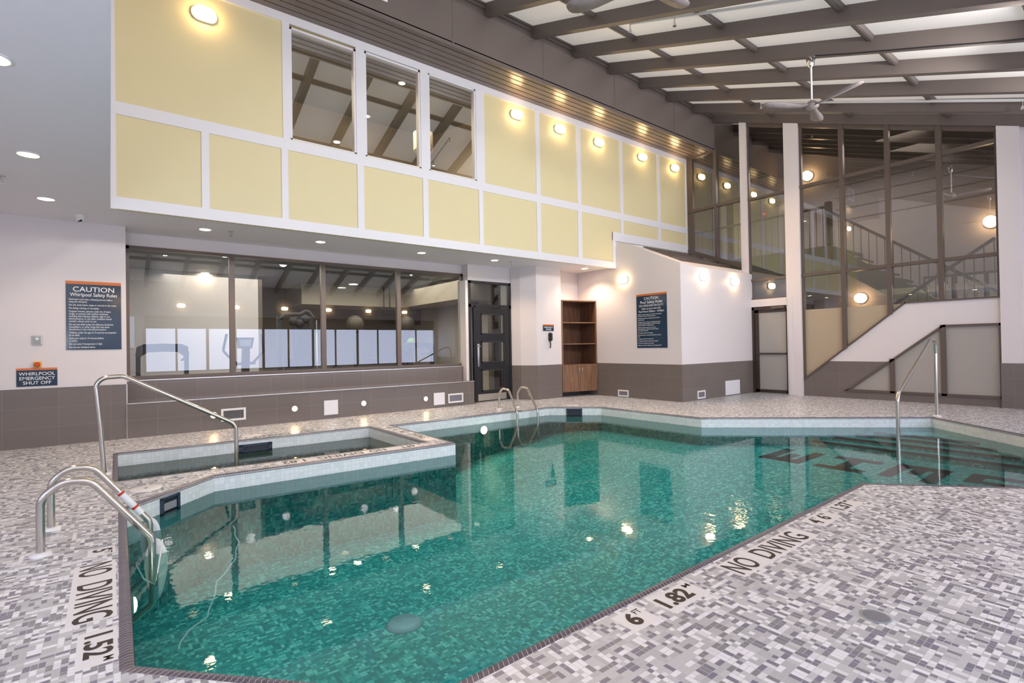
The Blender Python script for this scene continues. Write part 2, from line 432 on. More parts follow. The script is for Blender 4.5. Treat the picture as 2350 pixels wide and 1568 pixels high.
# ------------------------------------------------------------------ pool shape
ZW = -.172
IN = [(.076, 2.782), (.100, 5.602), (.880, 6.394), (3.833, 6.229), (3.871, 8.374), (7.530, 8.360), (8.330, 7.546), (8.368, 5.192),
      (11.13, 2.52), (9.933, 1.242), (7.86, -.72), (5.576, 1.816), (.99, 1.797)]
WH = [(.056, 6.841), (.070, 8.704), (3.515, 8.532), (3.533, 6.556)]
CW = .056
POUT = offset(IN, CW)      # both loops run clockwise, so left is outwards
WOUT = offset(WH, .05)
def fill_floor():
    outer = [(-3.3, -2.5), (13.7, -2.5), (13.7, 10.75), (-3.3, 10.75)]
    V, Fs = cdt([outer, [tuple(p) for p in POUT], [tuple(p) for p in WOUT]])
    b = MB()
    for f in Fs:
        c = sum((V[i] for i in f), Vector((0, 0))) / len(f)
        if inside(c, outer) and not inside(c, POUT) and not inside(c, WOUT): b.face([(V[i].x, V[i].y, 0) for i in f])
    return b
struct(fill_floor().build('floor', 'deck'))
def coping(poly, cw, drop=.03):
    prof = [(cw, .0005), (cw * .62, .004), (cw * .3, .002), (.004, -.006), (0, -.016), (0, -drop)]
    rings = [offset(poly, d) for d, z in prof]; n = len(poly); b = MB(); u = 0
    for i in range(n):
        j = (i + 1) % n; L = (Vector(poly[j]) - Vector(poly[i])).length
        for k in range(len(prof) - 1):
            a0, a1, b0, b1 = rings[k][i], rings[k][j], rings[k + 1][i], rings[k + 1][j]
            P = [(a0.x, a0.y, prof[k][1]), (b0.x, b0.y, prof[k+1][1]), (b1.x, b1.y, prof[k+1][1]), (a1.x, a1.y, prof[k][1])]
            b.face(P, False, [(u, k * .01), (u, k * .01 + .01), (u + L, k * .01 + .01), (u + L, k * .01)])
        u += L
    return b
struct(coping(IN, CW).build('pool_coping', 'coping'))
struct(coping(WH, .05).build('pool_whirlpool_coping', 'coping'))
def walls(poly, z0, z1, inset=0):
    b = MB(); p2 = offset(poly, -inset) if inset else [Vector(p) for p in poly]
    for i in range(len(p2)):
        a, c = p2[i], p2[(i + 1) % len(p2)]
        b.face([(a.x, a.y, z0), (c.x, c.y, z0), (c.x, c.y, z1), (a.x, a.y, z1)])
    return b
def pfz(x, y):
    d1 = -.5 - max(0, min(1, (8.0 - x) / 3.6)) * .55
    return d1
struct(walls(IN, -.335, -.012).build('pool_waterline_band', 'whiteband'))
struct(walls(IN, -1.06, -.335).build('pool_wall', 'poolwalltile'))
def pool_floor():
    V, Fs = cdt([[tuple(p) for p in IN]], [((8.0, -2), (8.0, 9)), ((4.4, -2), (4.4, 9))])
    b = MB()
    for f in Fs:
        c = sum((V[i] for i in f), Vector((0, 0))) / len(f)
        if inside(c, IN): b.face([(V[i].x, V[i].y, pfz(V[i].x, V[i].y)) for i in f])
    return b
struct(pool_floor().build('pool_floor', 'poolfloor'))
def flat(poly, z):
    V, Fs = cdt([[tuple(p) for p in poly]]); b = MB()
    for f in Fs:
        c = sum((V[i] for i in f), Vector((0, 0))) / len(f)
        if inside(c, poly): b.face([(V[i].x, V[i].y, z) for i in f])
    return b
tag(flat(IN, ZW).build('pool_water', 'water'), 'clear teal water filling the large swimming pool', 'water')
# entry steps in the far right bay (run across the bay, going up away from the letters)
for i, (x0, zt) in enumerate(((9.72, -.40), (9.98, -.335), (10.24, -.29), (10.45, -.25))):
    V = [p for p in [(x0, 13.45 - x0 + .02), (11.10, 2.52), (9.94, 1.26), (x0, x0 - 8.69)]]
    b = MB()
    V = [(x0, 13.65 - x0), (11.12, 2.52), (max(x0, 9.93), max(x0, 9.93) - 8.69)]
    if x0 < 9.93: V.append((x0, 1.24 - (9.93 - x0) * .95))
    b.prism(V[::-1], 'z', -.62, zt)
    st = struct(b.build('pool_step', 'poolfloor'))
    e = MB(); e.box(x0 - .004, x0 + .05, V[-1][1], V[0][1], zt - .03, zt + .003)
    e.build('step_edge', 'darkmosaic', st)
# SWIM in dark floor tiles, read from the steps: right = +Y, up = -X
def blk(rects, ox, oy, W, L, name, lab):
    # rects in letter space (u to the right, v up), u->+y, v->-x
    b = MB()
    for u0, u1, v0, v1 in rects:
        xa, xb = ox - v0 * L, ox - v1 * L
        b.box(xa, xb, oy + u0 * W, oy + u1 * W, pfz(max(xa, xb), 0) - .01, pfz(xa, 0) + .006)
    o = b.build(name, 'darkmosaic'); tag(o, lab, 'lettering'); return o
T = .26
blk([(0, T, 0, 1), (1-T, 1, 0, 1), (.38, .62, .35, 1), (0, 1, .76, 1)], 9.15, 3.46, .62, .98, 'floor_letter', 'dark tile letter M on the pool floor, farthest from the steps rail')
blk([(0, 1, 0, .2), (0, 1, .8, 1), (.36, .64, 0, 1)], 9.15, 2.65, .62, .97, 'floor_letter', 'dark tile letter I with bars on the pool floor')
blk([(0, T, 0, 1), (1-T, 1, 0, 1), (.38, .62, 0, .6), (0, 1, 0, .24)], 9.22, 1.86, .62, .98, 'floor_letter', 'dark tile letter W on the pool floor beside the steps')
blk([(0, 1, 0, .18), (0, 1, .41, .59), (0, 1, .82, 1), (1-T, 1, 0, .5), (0, T, .5, 1)], 9.25, 1.06, .6, .98, 'floor_letter', 'dark tile letter S on the pool floor, half hidden by the deck edge')
# whirlpool
struct(walls(WH, -.30, -.012).build('pool_whirlpool_band', 'whiteband'))
struct(walls(WH, -.8, -.30).build('pool_whirlpool_wall', 'poolwalltile'))
struct(flat(WH, -.8).build('pool_whirlpool_floor', 'poolfloor'))
b = MB(); W2 = offset(WH, -.42)
for i in range(4):
    a, c, d, e = Vector(WH[i]), Vector(WH[(i+1) % 4]), W2[(i+1) % 4], W2[i]
    b.face([(a.x, a.y, -.42), (c.x, c.y, -.42), (d.x, d.y, -.42), (e.x, e.y, -.42)])
    b.face([(e.x, e.y, -.42), (d.x, d.y, -.42), (d.x, d.y, -.8), (e.x, e.y, -.8)])
struct(b.build('pool_whirlpool_seat', 'poolwalltile'))
tag(flat(WH, -.178).build('whirlpool_water', 'spawater'), 'dark still water in the small rectangular whirlpool', 'water')

# ------------------------------------------------------------------ deck markers
def marker(label, tile, texts, right, up, mt='markertile'):
    """tile: 4 corners; texts: (string, centre xy, width, height, boldness)"""
    c = Vector((sum(q[0] for q in tile) / len(tile), sum(q[1] for q in tile) / len(tile), 0))
    t = thing('depth_marker', c, label, 'depth marker')
    b = MB(); b.prism(tile, 'z', -.004, .0012); b.build('tile_panel', mt, t)
    for s, o, w, h, bd in texts:
        b = MB(); b.fit(s, (o[0], o[1], .0020), w, h, right, up, bd); b.build('lettering', 'ink', t)
    return t
def rect(x0, x1, y0, y1): return [(x0, y0), (x1, y0), (x1, y1), (x0, y1)]
def lm(label, x0, x1, y0, y1, texts):
    marker(label, rect(x0, x1, y0, y1), [(s, ((xa + xb) / 2, (ya + yb) / 2), abs(ya - yb), abs(xa - xb), bd) for s, xa, xb, ya, yb, bd in texts], (0, -1, 0), (1, 0, 0))
lm('white deck tile marked 5 FT beside the left pool edge', -.130, .018, 4.41, 4.575, [('5', -.105, .002, 4.543, 4.485, .03), ('FT', -.040, .002, 4.475, 4.425, .012)])
lm('white deck tile strip reading NO DIVING along the left pool edge', -.187, .018, 3.350, 4.268, [('NO', -.162, .002, 4.250, 4.035, .012), ('DIVING', -.162, .002, 3.910, 3.365, .012)])
lm('white deck tile marked 1.52 M at the near left pool corner', -.132, .018, 2.875, 3.235, [('1.52', -.107, .002, 3.19, 2.955, .03), ('M', -.034, .002, 2.935, 2.895, .012)])
def rm(label, x0, x1, y0, y1, texts):
    marker(label, rect(x0, x1, y0, y1), [(s, ((xa + xb) / 2, (ya + yb) / 2), abs(xa - xb), abs(ya - yb), bd) for s, xa, xb, ya, yb, bd in texts], (1, 0, 0), (0, 1, 0))
rm('white deck tile marked 6 FT on the near right deck', 1.925, 2.12, 1.555, 1.712, [('6', 1.972, 2.045, 1.583, 1.693, .04), ('FT', 2.055, 2.103, 1.655, 1.693, .012)])
rm('white deck tile marked 1.82 M on the right deck', 2.21, 2.55, 1.545, 1.712, [('1.82', 2.232, 2.465, 1.578, 1.690, .04), ('M', 2.487, 2.535, 1.658, 1.693, .012)])
rm('white deck tile strip reading NO DIVING along the right pool edge', 2.86, 3.87, 1.515, 1.705, [('NO', 2.885, 3.115, 1.535, 1.690, .012), ('DIVING', 3.215, 3.785, 1.535, 1.690, .012)])
rm('white deck tile marked 4 FT 6 IN on the right deck', 4.07, 4.42, 1.56, 1.722, [('4', 4.105, 4.175, 1.59, 1.70, .03), ('FT', 4.18, 4.225, 1.668, 1.70, .012), ('6', 4.25, 4.32, 1.59, 1.70, .03), ('IN', 4.33, 4.37, 1.668, 1.70, .012)])
rm('white deck tile marked 1.37 M, farthest along the right edge', 4.54, 4.90, 1.575, 1.73, [('1.37', 4.57, 4.80, 1.60, 1.71, .03), ('M', 4.825, 4.87, 1.675, 1.71, .012)])
# strips round the whirlpool, lettered to be read from across the water
e0 = Vector((.93, 6.455)); e1 = Vector((3.76, 6.29)); dd = (e1 - e0).normalized(); nn = Vector((-dd.y, dd.x))
def strip(label, a0, a1, texts, lo=.015, hi=.20):
    q = [e0 + dd * a0 + nn * lo, e0 + dd * a1 + nn * lo, e0 + dd * a1 + nn * hi, e0 + dd * a0 + nn * hi]
    marker(label, [tuple(p) for p in q], [(s, tuple(e0 + dd * a + nn * ((lo + hi) / 2)), w, .15, bd) for s, a, w, bd in texts], (-dd.x, -dd.y, 0), (-nn.x, -nn.y, 0))
strip('narrow tile strip reading NO DIVING and depths on the whirlpool front edge', .62, 2.42, [('1.82', .80, .26, .02), ('DIVING', 1.36, .56, .012), ('NO', 1.84, .22, .012), ('6FT', 2.26, .20, .02)])
f0 = Vector((3.655, 6.62)); f1 = Vector((3.68, 8.30)); df = (f1 - f0).normalized(); nf = Vector((df.y, -df.x))
q = [f0 - nf * .05, f0 + nf * .13, f1 + nf * .13, f1 - nf * .05]
marker('tile strip reading NO DIVING on the whirlpool end beside the pool', [tuple(p) for p in q],
       [('4FT', tuple(f0 + df * 1.50 + nf * .04), .20, .13, .02), ('6', tuple(f0 + df * 1.25 + nf * .04), .08, .13, .02), ('NO', tuple(f0 + df * .98 + nf * .04), .20, .14, .012), ('DIVING', tuple(f0 + df * .48 + nf * .04), .50, .14, .012)], (-df.x, -df.y, 0), (nf.x, nf.y, 0))
marker('tile strip reading NO DIVING behind the whirlpool far edge', rect(1.70, 2.80, 8.70, 8.88), [('DIVING', (2.02, 8.785), .52, .13, .012), ('NO', (2.55, 8.785), .21, .13, .012)], (-1, 0, 0), (0, -1, 0), mt='deck')

# ------------------------------------------------------------------ lower walls
YB = 10.10; ZS = 3.34; YW2 = 10.60; XW = 10.30; YX = 6.85; XF = 13.60
YY = 8.75
def wallbox(name, mat, *bx):
    b = MB()
    for q in bx: b.box(*q)
    return struct(b.build(name, mat))
wallbox('wall_left', 'white', (-3.3, .205, YB, 10.75, .862, ZS))
wallbox('wall_left_tiled', 'dado', (-3.3, .205, YB - .006, 10.75, 0, .862))
b = MB(); b.box(.197, .212, YB - .010, YB + .0, 0, .862); b.box(-3.3, .212, YB - .010, YB, .855, .866); struct(b.build('trim_1', 'alutrim'))
# bench below the gym windows: two tiled tiers with bright metal edge trims
wb = wallbox('wall_bench', 'benchtile', (.205, 6.74, 10.07, 10.62, 0, .545), (.205, 6.70, 10.50, 10.62, .545, .885))
b = MB(); b.box(.212, 6.745, 10.064, 10.076, .537, .551); b.box(.212, 6.72, 10.494, 10.506, .879, .892); b.build('bench_edge', 'alutrim', wb)
# wall with the gym windows
wx0, wx1, wz0, wz1 = .205, 6.79, .90, 3.13
wallbox('wall_back', 'white', (.205, 7.2, YW2, 10.75, wz1, ZS), (wx1, 7.0, YW2, 10.75, .0, wz1), (.205, wx1, YW2, 10.75, 0, wz0))
w = sroot('window_1', ((wx0 + wx1) / 2, YW2, wz0))
fr = MB(); t_ = .055
fr.box(wx0, wx1, YW2 - .03, YW2 + .05, wz1 - t_, wz1); fr.box(wx0, wx1, YW2 - .03, YW2 + .05, wz0, wz0 + t_)
fr.box(wx0, wx0 + t_, YW2 - .03, YW2 + .05, wz0, wz1); fr.box(wx1 - t_, wx1, YW2 - .03, YW2 + .05, wz0, wz1)
for xm in (1.775, 3.43, 5.09): fr.box(xm - .045, xm + .045, YW2 - .035, YW2 + .05, wz0, wz1)
fr.build('window_frame', 'bronze', w)
b = MB(); b.face([(wx0, YW2 + .01, wz0), (wx1, YW2 + .01, wz0), (wx1, YW2 + .01, wz1), (wx0, YW2 + .01, wz1)]); b.build('window_pane', 'gymglass', w)
# door wall
YD = 10.35
wallbox('wall_door_side', 'white', (6.79, 8.08, YD, 10.70, 2.955, ZS), (6.72, 6.80, YD + .01, 10.70, .0, 2.955))
d = sroot('door_1', (7.42, YD, 0))
b = MB()
for q in ((6.80, 6.85, 0, 2.955), (8.01, 8.07, 0, 2.955)): b.box(q[0], q[1], YD - .03, YD + .06, q[2], q[3])
b.box(6.80, 8.07, YD - .03, YD + .06, 2.895, 2.955); b.box(6.80, 8.07, YD - .03, YD + .06, 2.31, 2.385); b.box(6.925, 6.965, YD - .03, YD + .06, 0, 2.35)
b.build('door_frame', 'black', d)
lf = MB(); lx0, lx1 = 6.975, 8.005
lf.box(lx0, lx0 + .16, YD - .02, YD + .03, .012, 2.30); lf.box(lx1 - .16, lx1, YD - .02, YD + .03, .012, 2.30)
for z0, z1 in ((.012, .25), (.79, .95), (1.48, 1.65), (2.16, 2.30)): lf.box(lx0 + .16, lx1 - .16, YD - .02, YD + .03, z0, z1)
lf.build('door_leaf', 'black', d)
b = MB()
for z0, z1 in ((.25, .79), (.95, 1.48), (1.65, 2.16)):
    x0, x1 = lx0 + .16, lx1 - .16
    b.box(x0, x1, YD - .032, YD - .018, z0, z0 + .03); b.box(x0, x1, YD - .032, YD - .018, z1 - .03, z1); b.box(x0, x0 + .03, YD - .032, YD - .018, z0, z1); b.box(x1 - .03, x1, YD - .032, YD - .018, z0, z1)
b.build('glazing_bead', 'rubber', d)
b = MB()
for x0, x1, z0, z1 in ((lx0 + .16, lx1 - .16, .25, .79), (lx0 + .16, lx1 - .16, .95, 1.48), (lx0 + .16, lx1 - .16, 1.65, 2.16), (6.85, 8.01, 2.385, 2.895), (6.85, 6.925, .02, 2.31)):
    b.face([(x0, YD + .005, z0), (x1, YD + .005, z0), (x1, YD + .005, z1), (x0, YD + .005, z1)])
b.build('door_pane', 'gymglass', d)
b = MB(); b.box(lx0 + .05, lx1 - .12, YD - .024, YD - .019, .03, .19); b.build('kick_plate', 'steel', d)
b = MB(); b.bbox(lx0 + .055, lx0 + .105, YD - .03, YD - .019, .86, 1.42, .004); b.tube([(lx0 + .08, YD - .02, 1.36), (lx0 + .08, YD - .08, 1.36)], .018, 10); b.build('door_handle', 'chrome', d)
# pier beside the door
A, B_, C_ = (8.07, 10.30), (8.10, 10.02), (8.37, 9.68)
PIER = [(8.07, 10.75), (8.07, 10.345), (8.215, 10.345 - .12), (8.38, 9.685), (9.215, 9.68), (9.215, 10.75)]
PIER = [(8.07, 10.75), (8.07, 10.30), (8.16, 10.06), (8.38, 9.685), (9.215, 9.68), (9.215, 10.75)]
b = MB(); b.prism(PIER, 'z', .86, ZS); struct(b.build('wall_pier', 'white'))
b = MB(); b.prism(offset(PIER[::-1], .006)[::-1] if False else PIER, 'z', 0, .86); struct(b.build('wall_pier_tiled', 'dado'))
# cabinet niche and the white box with the pool rules
wallbox('wall_niche', 'white', (9.2, XW + .1, 10.14, 10.75, .0, ZS))
wallbox('wall_niche_tiled', 'dado', (9.2, XW + .1, 10.05, 10.16, .0, .85))
b = MB()
b.prism([(10.75, .86), (YX, .86), (YX, 3.20), (8.72, 4.02), (8.78, 3.40), (10.75, 3.40)], 'x', XW, XW + .15)
b.box(XW + .15, XF, YX, YX + .15, .86, 3.16)
struct(b.build('wall_rules_box', 'white'))
b = MB(); b.box(XW, XW + .15, YX, 10.75, 0, .86); b.box(XW + .15, XF, YX, YX + .15, 0, .86); struct(b.build('wall_rules_box_tiled', 'dado'))
# sloped white coping and dark metal roof of that box
b = MB(); s0 = (4.02 - 3.20) / (8.75 - YX)
b.face([(XW, YX, 3.20), (XW + .02, YX, 3.20), (XW + .02, 8.72, 4.03), (XW, 8.72, 4.03)])
b.face([(XW, YX, 3.16), (XF, YX, 3.16), (XF, YX + .22, 3.30), (XW, YX + .22, 3.30)])
b.face([(XW, YX, 3.16), (XW + .34, YX + .2, 3.295), (XW + .34, 8.2, 3.82), (XW, 8.7, 4.02)])
struct(b.build('wall_box_coping', 'white'))
b = MB(); b.face([(XW + .3, YX + .19, 3.27), (XF, YX + .19, 3.27), (XF, 8.74, 3.98), (XW + .3, 8.74, 3.98)])
for k in range(1, 4):
    yy = YX + .19 + k * .42; zz = 3.27 + (yy - YX - .19) * (.71 / 1.70)
    b.bar((XW + .5, yy, zz + .02), (XF, yy, zz + .02), .03, .05)
struct(b.build('wall_box_roof', 'bronze'))
# low ceiling
wallbox('ceiling_low', 'softwhite', (-3.3, .02, -2.5, 10.75, ZS, ZS + .1), (.02, XW + .05, YY, 10.75, ZS, ZS + .1))
# ------------------------------------------------------------------ yellow upper wall
def zlow(x): return 3.31
yw = sroot('wall_upper', (7, YY, 3.3))
b = MB()
wins = [(2.345, 3.455, 4.79, 6.64), (3.615, 4.725, 4.79, 6.67), (4.895, 6.005, 4.79, 6.69)]
YP = YY + .012
b.box(.021, wins[0][0], YP, YY + .15, 3.32, 6.83); b.box(wins[2][1], XF, YP, YY + .15, 4.05, 6.83); b.box(wins[2][1], 10.25, YP, YY + .15, 3.32, 4.05)
b.box(wins[0][0], wins[2][1], YP, YY + .15, 3.32, 4.79); b.box(wins[0][0], wins[2][1], YP, YY + .15, 6.69, 6.83)
b.box(wins[0][1], wins[1][0], YP, YY + .15, 4.79, 6.69); b.box(wins[1][1], wins[2][0], YP, YY + .15, 4.79, 6.69)
b.build('yellow_panel', 'yellow', yw)
b = MB(); t = .012
def bt(x0, x1, z0, z1, d=.004): b.box(x0, x1, YY - d, YY + .02, z0, z1)
bt(.021, 10.30, 3.305, 3.47, .010); bt(10.20, 10.30, 3.305, 4.25, .008); bt(10.20, XF, 4.03, 4.25, .010)
bt(.021, XF, 4.60, 4.775, .006); bt(.021, XF, 6.68, 6.835, .010); bt(.021, .085, 3.3, 6.83); bt(13.52, XF, 4.03, 6.83)
for x0, x1 in ((1.086, 1.186), (2.20, 2.30), (3.458, 3.577), (4.751, 4.865), (6.05, 6.156), (7.633, 7.757), (8.947, 9.08)): bt(x0, x1, 3.4, 4.65)
for x0, x1 in ((10.54, 10.65), (12.14, 12.26)): bt(x0, x1, 4.2, 4.65)
for x0, x1 in ((2.23, 2.345), (3.455, 3.615), (4.725, 4.895), (6.005, 6.215), (7.633, 7.757), (8.947, 9.08), (10.54, 10.65), (12.14, 12.26)): bt(x0, x1, 4.7, 6.75)
b.build('batten', 'whitetrim', yw)
for i, (x0, x1, z0, z1) in enumerate(wins):
    w = sroot('window_%d' % (i + 2), ((x0 + x1) / 2, YY, z0)); b = MB()
    for q in ((x0, x0 + .035, z0, z1), (x1 - .035, x1, z0, z1), (x0, x1, z0, z0 + .02), (x0, x1, z1 - .035, z1)): b.box(q[0], q[1], YY + .01, YY + .12, q[2], q[3])
    b.build('window_frame', 'whitetrim', w)
    b = MB(); b.face([(x0, YY + .06, z0), (x1, YY + .06, z0), (x1, YY + .06, z1), (x0, YY + .06, z1)]); b.build('window_pane', 'upperglass', w)
# slatted soffit and bulkhead
SL = .367; YK = 7.87; ZB = 6.80
def roofz(y): return 7.86 + SL * (y - 7.87)
b = MB(); n = 6; wv = (YY - YK) / n
for k in range(n):
    y0 = YK + k * wv; b.box(-.3, XF, y0 + .012, y0 + wv - .012, ZB + .02, ZB + .05)
struct(b.build('ceiling_slats', 'brownslat'))
wallbox('ceiling_slat_backing', 'darkbronze', (-.3, XF, YK, YY, ZB + .055, ZB + .075))
b = MB(); b.box(-.3, 17.5, YK - .0, YK + .04, ZB - .01, 7.95)
for xj in (2.7, 4.93, 7.12, 9.35, 11.7): b.box(xj - .012, xj + .012, YK - .006, YK + .02, ZB, 7.9)
b.box(-.3, XF, YK - .03, YK, 7.74, 7.80); b.box(-.3, XF, YK - .06, YK, 7.80, 7.86)
struct(b.build('wall_bulkhead', 'brown'))
# ------------------------------------------------------------------ roof
b = MB(); YR0 = -2.5
b.face([(-.3, YR0, roofz(YR0)), (XF + 4, YR0, roofz(YR0)), (XF + 4, 9.0, roofz(9.0)), (-.3, 9.0, roofz(9.0))]); struct(b.build('ceiling', 'roofpanelglow'))
beam_x = [1.02 + 1.152 * k for k in range(12)]
ordn = ['nearest the glass wall', 'second from the glass wall', 'third from the glass wall', 'fourth from the glass wall', 'fifth from the glass wall', 'sixth from the glass wall', 'seventh from the glass wall', 'eighth from the glass wall', 'ninth from the glass wall', 'tenth from the glass wall', 'eleventh from the glass wall', 'twelfth from the glass wall']
BX = [5.63, 6.80, 7.95, 9.09, 10.22, 11.34, 12.49, 13.52]; BX = [5.63 - 1.152 * k for k in range(4, 0, -1)] + BX
for i, x in enumerate(BX):
    b = MB()
    y0, y1 = YR0, YK - .0; h = .23
    V = [(y0, roofz(y0) - h), (y1, roofz(y1) - h), (y1, roofz(y1)), (y0, roofz(y0))]
    b.prism(V, 'x', x, x + .11)
    b.prism([(y0, roofz(y0) - h - .012), (y1, roofz(y1) - h - .012), (y1, roofz(y1) - h), (y0, roofz(y0) - h)], 'x', x - .012, x + .122)
    o = b.build('roof_beam', 'brown'); tag(o, 'dark grey sloping roof beam, ' + ordn[len(BX) - 1 - i], 'roof beam', 'sloping roof beams')
for y, lab in ((6.20, 'highest row, nearest the yellow wall'), (4.44, 'second row down the slope'), (2.69, 'third row down the slope'), (.93, 'fourth row down the slope'), (-.8, 'lowest row, above the viewer')):
    b = MB(); z = roofz(y)
    b.bar((-.2, y, z - .035), (XF, y, z - .035), .10, .07, (0, -SL, 1)); b.bar((-.2, y, z - .075), (XF, y, z - .075), .05, .02, (0, -SL, 1))
    tag(b.build('roof_purlin', 'brown'), 'dark metal purlin bar across the roof panels, ' + lab, 'purlin', 'roof purlins')
# ------------------------------------------------------------------ glazed end wall
def fx(y0, y1, z0, z1, b, d0=-.05, d1=.05): b.box(XF + d0, XF + d1, y0, y1, z0, z1)
def rz(y): return roofz(y) - .24
SB = lambda y: 3.30 + (y - 6.91) * .39      # lower edge of the first glazed bay follows the box roof
for (y0, y1), zt, nm in (((6.905, 7.085), 7.6, 'wall_column'), ((5.585, 5.93), 7.3, 'wall_column'), ((1.65, 1.97), 5.8, 'wall_column')):
    b = MB(); z0 = 3.1 if y0 > 6.9 else 0
    b.prism([(y0, z0), (y1, z0), (y1, rz(y1)), (y0, rz(y0))], 'x', XF - .09, XF + .1); struct(b.build(nm, 'white'))
w = sroot('window_5', (XF, 5, 0))
b = MB()
# bay by the yellow wall
fx(7.80, 7.87, SB(7.8), 6.86, b, -.062, .044); fx(8.56, 8.74, SB(8.6), 6.86, b, -.03); fx(7.085, 8.7, 5.20, 5.28, b); fx(7.85, 8.7, 6.78, 6.84, b)
b.prism([(7.0, SB(7.0) - .0), (8.75, SB(8.75)), (8.75, SB(8.75) + .12), (7.0, SB(7.0) + .10)], 'x', XF - .05, XF + .05)
fx(7.085, 7.11, 3.3, 7.4, b, -.03); fx(6.87, 6.905, 2.48, 7.3, b, -.03)
# bay above the door
fx(5.93, 5.965, 2.48, 7.0, b, -.03); fx(5.93, 6.9, 5.15, 5.21, b); fx(5.93, 6.9, 2.96, 3.03, b); fx(5.93, 6.9, 2.47, 2.51, b)
# wide bay
for y in (4.655, 3.755, 2.86):
    zb = max(.423 + (5.536 - y) * (2.138 - .423) / (5.536 - 3.488), 0); zb = min(zb, 2.135)
    fx(y - .045, y + .045, zb, rz(y), b, -.062, .044)
fx(5.535, 5.585, .40, rz(5.56), b, -.03); fx(1.97, 2.01, 2.13, rz(2.0), b, -.03)
fx(1.97, 5.585, 5.15, 5.23, b); fx(1.97, 5.585, 2.95, 3.02, b); fx(1.97, 3.50, 2.13, 2.165, b)
b.prism([(5.56, .39), (3.48, 2.13), (3.48, 2.18), (5.56, .44)], 'x', XF - .05, XF + .05)
b.prism([(1.97, rz(1.97) - .09), (7.1, rz(7.1) - .09), (7.1, rz(7.1)), (1.97, rz(1.97))], 'x', XF - .04, XF + .05)
b.build('window_frame', 'bronze', w)
b = MB(); X5 = XF + .01
def gp(*pts): b.face([(X5, y, z) for y, z in pts])
gp((8.7, SB(8.7)), (8.7, 6.84), (7.85, 6.84), (7.85, SB(7.85))); gp((7.85, SB(7.85)), (7.85, 7.55), (7.085, 7.3), (7.085, SB(7.085)))
gp((6.9, 2.49), (6.9, rz(6.9)), (5.93, rz(5.93)), (5.93, 2.49))
gp((5.585, 2.13), (5.585, rz(5.585)), (1.97, rz(1.97)), (1.97, 2.13))
b.build('window_pane', 'corridorglass', w)
b = MB(); X5 = XF + .012; gp((5.56, .43), (5.56, 2.128), (3.50, 2.128)); b.build('frosted_pane', 'frostwarm', w)
# lower white wall, stair shaped, and the triangular window
b = MB()
def W(y0, y1, z0, z1, d=.0): b.box(XF - .02 - d, XF + .12, y0, y1, z0, z1)
b.prism([(5.585, .862), (5.585, .44), (5.03, .862)], 'x', XF + .02, XF + .1)
b.prism([(5.03, .862), (3.48, 2.135), (1.97, 2.135), (1.97, 1.63), (2.86, 1.63), (3.83, .862)], 'x', XF - .02, XF + .12)
b.box(XF - .02, XF + .12, -2.5, 1.65, .862, 5.6); b.box(XF - .08, XF + .12, 5.93, 6.9, 2.28, 2.475)
struct(b.build('wall_right', 'white'))
b = MB()
b.prism([(5.585, 0), (5.585, .40), (5.03, .862), (3.83, .862), (4.655, .175), (1.965, .175), (1.965, .0)], 'x', XF - .024, XF + .12)
b.box(XF - .026, XF + .12, -2.5, 1.97, 0, .862); b.box(XF - .105, XF + .1, 1.64, 1.98, 0, .862); b.box(XF - .024, XF + .12, 5.585, 5.80, 0, .862)
struct(b.build('wall_right_tiled', 'dado'))
w = sroot('window_6', (XF, 3.3, .17)); b = MB(); k = (1.625 - .185) / (4.64 - 2.86)
def br(p, q, t=.045): b.bar((XF - .02, *p), (XF - .02, *q), .06, t, (1, 0, 0) if False else (0, 0, 1))
b.prism([(4.68, .165), (2.86, 1.64), (2.86, 1.585), (4.55, .215)], 'x', XF - .05, XF + .03)
b.box(XF - .05, XF + .03, 1.965, 4.68, .165, .215); b.box(XF - .05, XF + .03, 1.965, 2.86, 1.59, 1.64)
b.box(XF - .05, XF + .03, 1.965, 2.005, .17, 1.64); b.box(XF - .05, XF + .03, 2.81, 2.90, .17, 1.64); b.box(XF - .05, XF + .03, 3.70, 3.79, .17, .93)
b.build('window_frame', 'bronze', w)
b = MB(); X5 = XF - .005; gp((4.62, .19), (2.86, 1.62), (2.0, 1.62), (2.0, .19)); b.build('frosted_pane', 'frost', w)
# bronze door
d = sroot('door_2', (XF, 6.35, 0)); b = MB()
for y0, y1 in ((6.865, 6.985), (5.805, 5.895)): b.box(XF - .11, XF + .1, y0, y1, 0, 2.475)
b.build('door_casing', 'white', d)
b = MB()
for q in ((6.79, 6.865, .0, 2.27), (5.895, 5.945, 0, 2.27)): b.box(XF - .06, XF + .06, *q)
b.box(XF - .06, XF + .06, 5.895, 6.865, 2.20, 2.275); b.build('door_frame', 'darkbronze', d)
b = MB(); y0, y1 = 5.95, 6.785
for q in ((y0, y0 + .03, .02, 2.19), (y1 - .10, y1, .02, 2.19), (y0, y1, .02, .10), (y0, y1, 2.12, 2.19)): b.box(XF - .035, XF + .02, *q)
b.build('door_leaf', 'darkbronze', d)
b = MB(); b.face([(XF - .01, y0, .05), (XF - .01, y1, .05), (XF - .01, y1, 2.15), (XF - .01, y0, 2.15)]); b.build('frosted_pane', 'frost', d)
b = MB(); b.box(XF - .075, XF - .045, y0 + .02, y1 - .04, 1.02, 1.06); b.box(XF - .05, XF - .02, y0 + .02, y0 + .05, 1.02, 1.06); b.box(XF - .05, XF - .02, y1 - .07, y1 - .04, 1.02, 1.06); b.build('push_bar', 'darkbronze', d)
b = MB(); b.bbox(XF - .11, XF - .06, 6.0, 6.32, 2.205, 2.26, .008); b.bar((XF - .085, 6.2, 2.20), (XF - .14, 6.45, 2.20), .02, .012); b.build('door_closer', 'bronze', d)
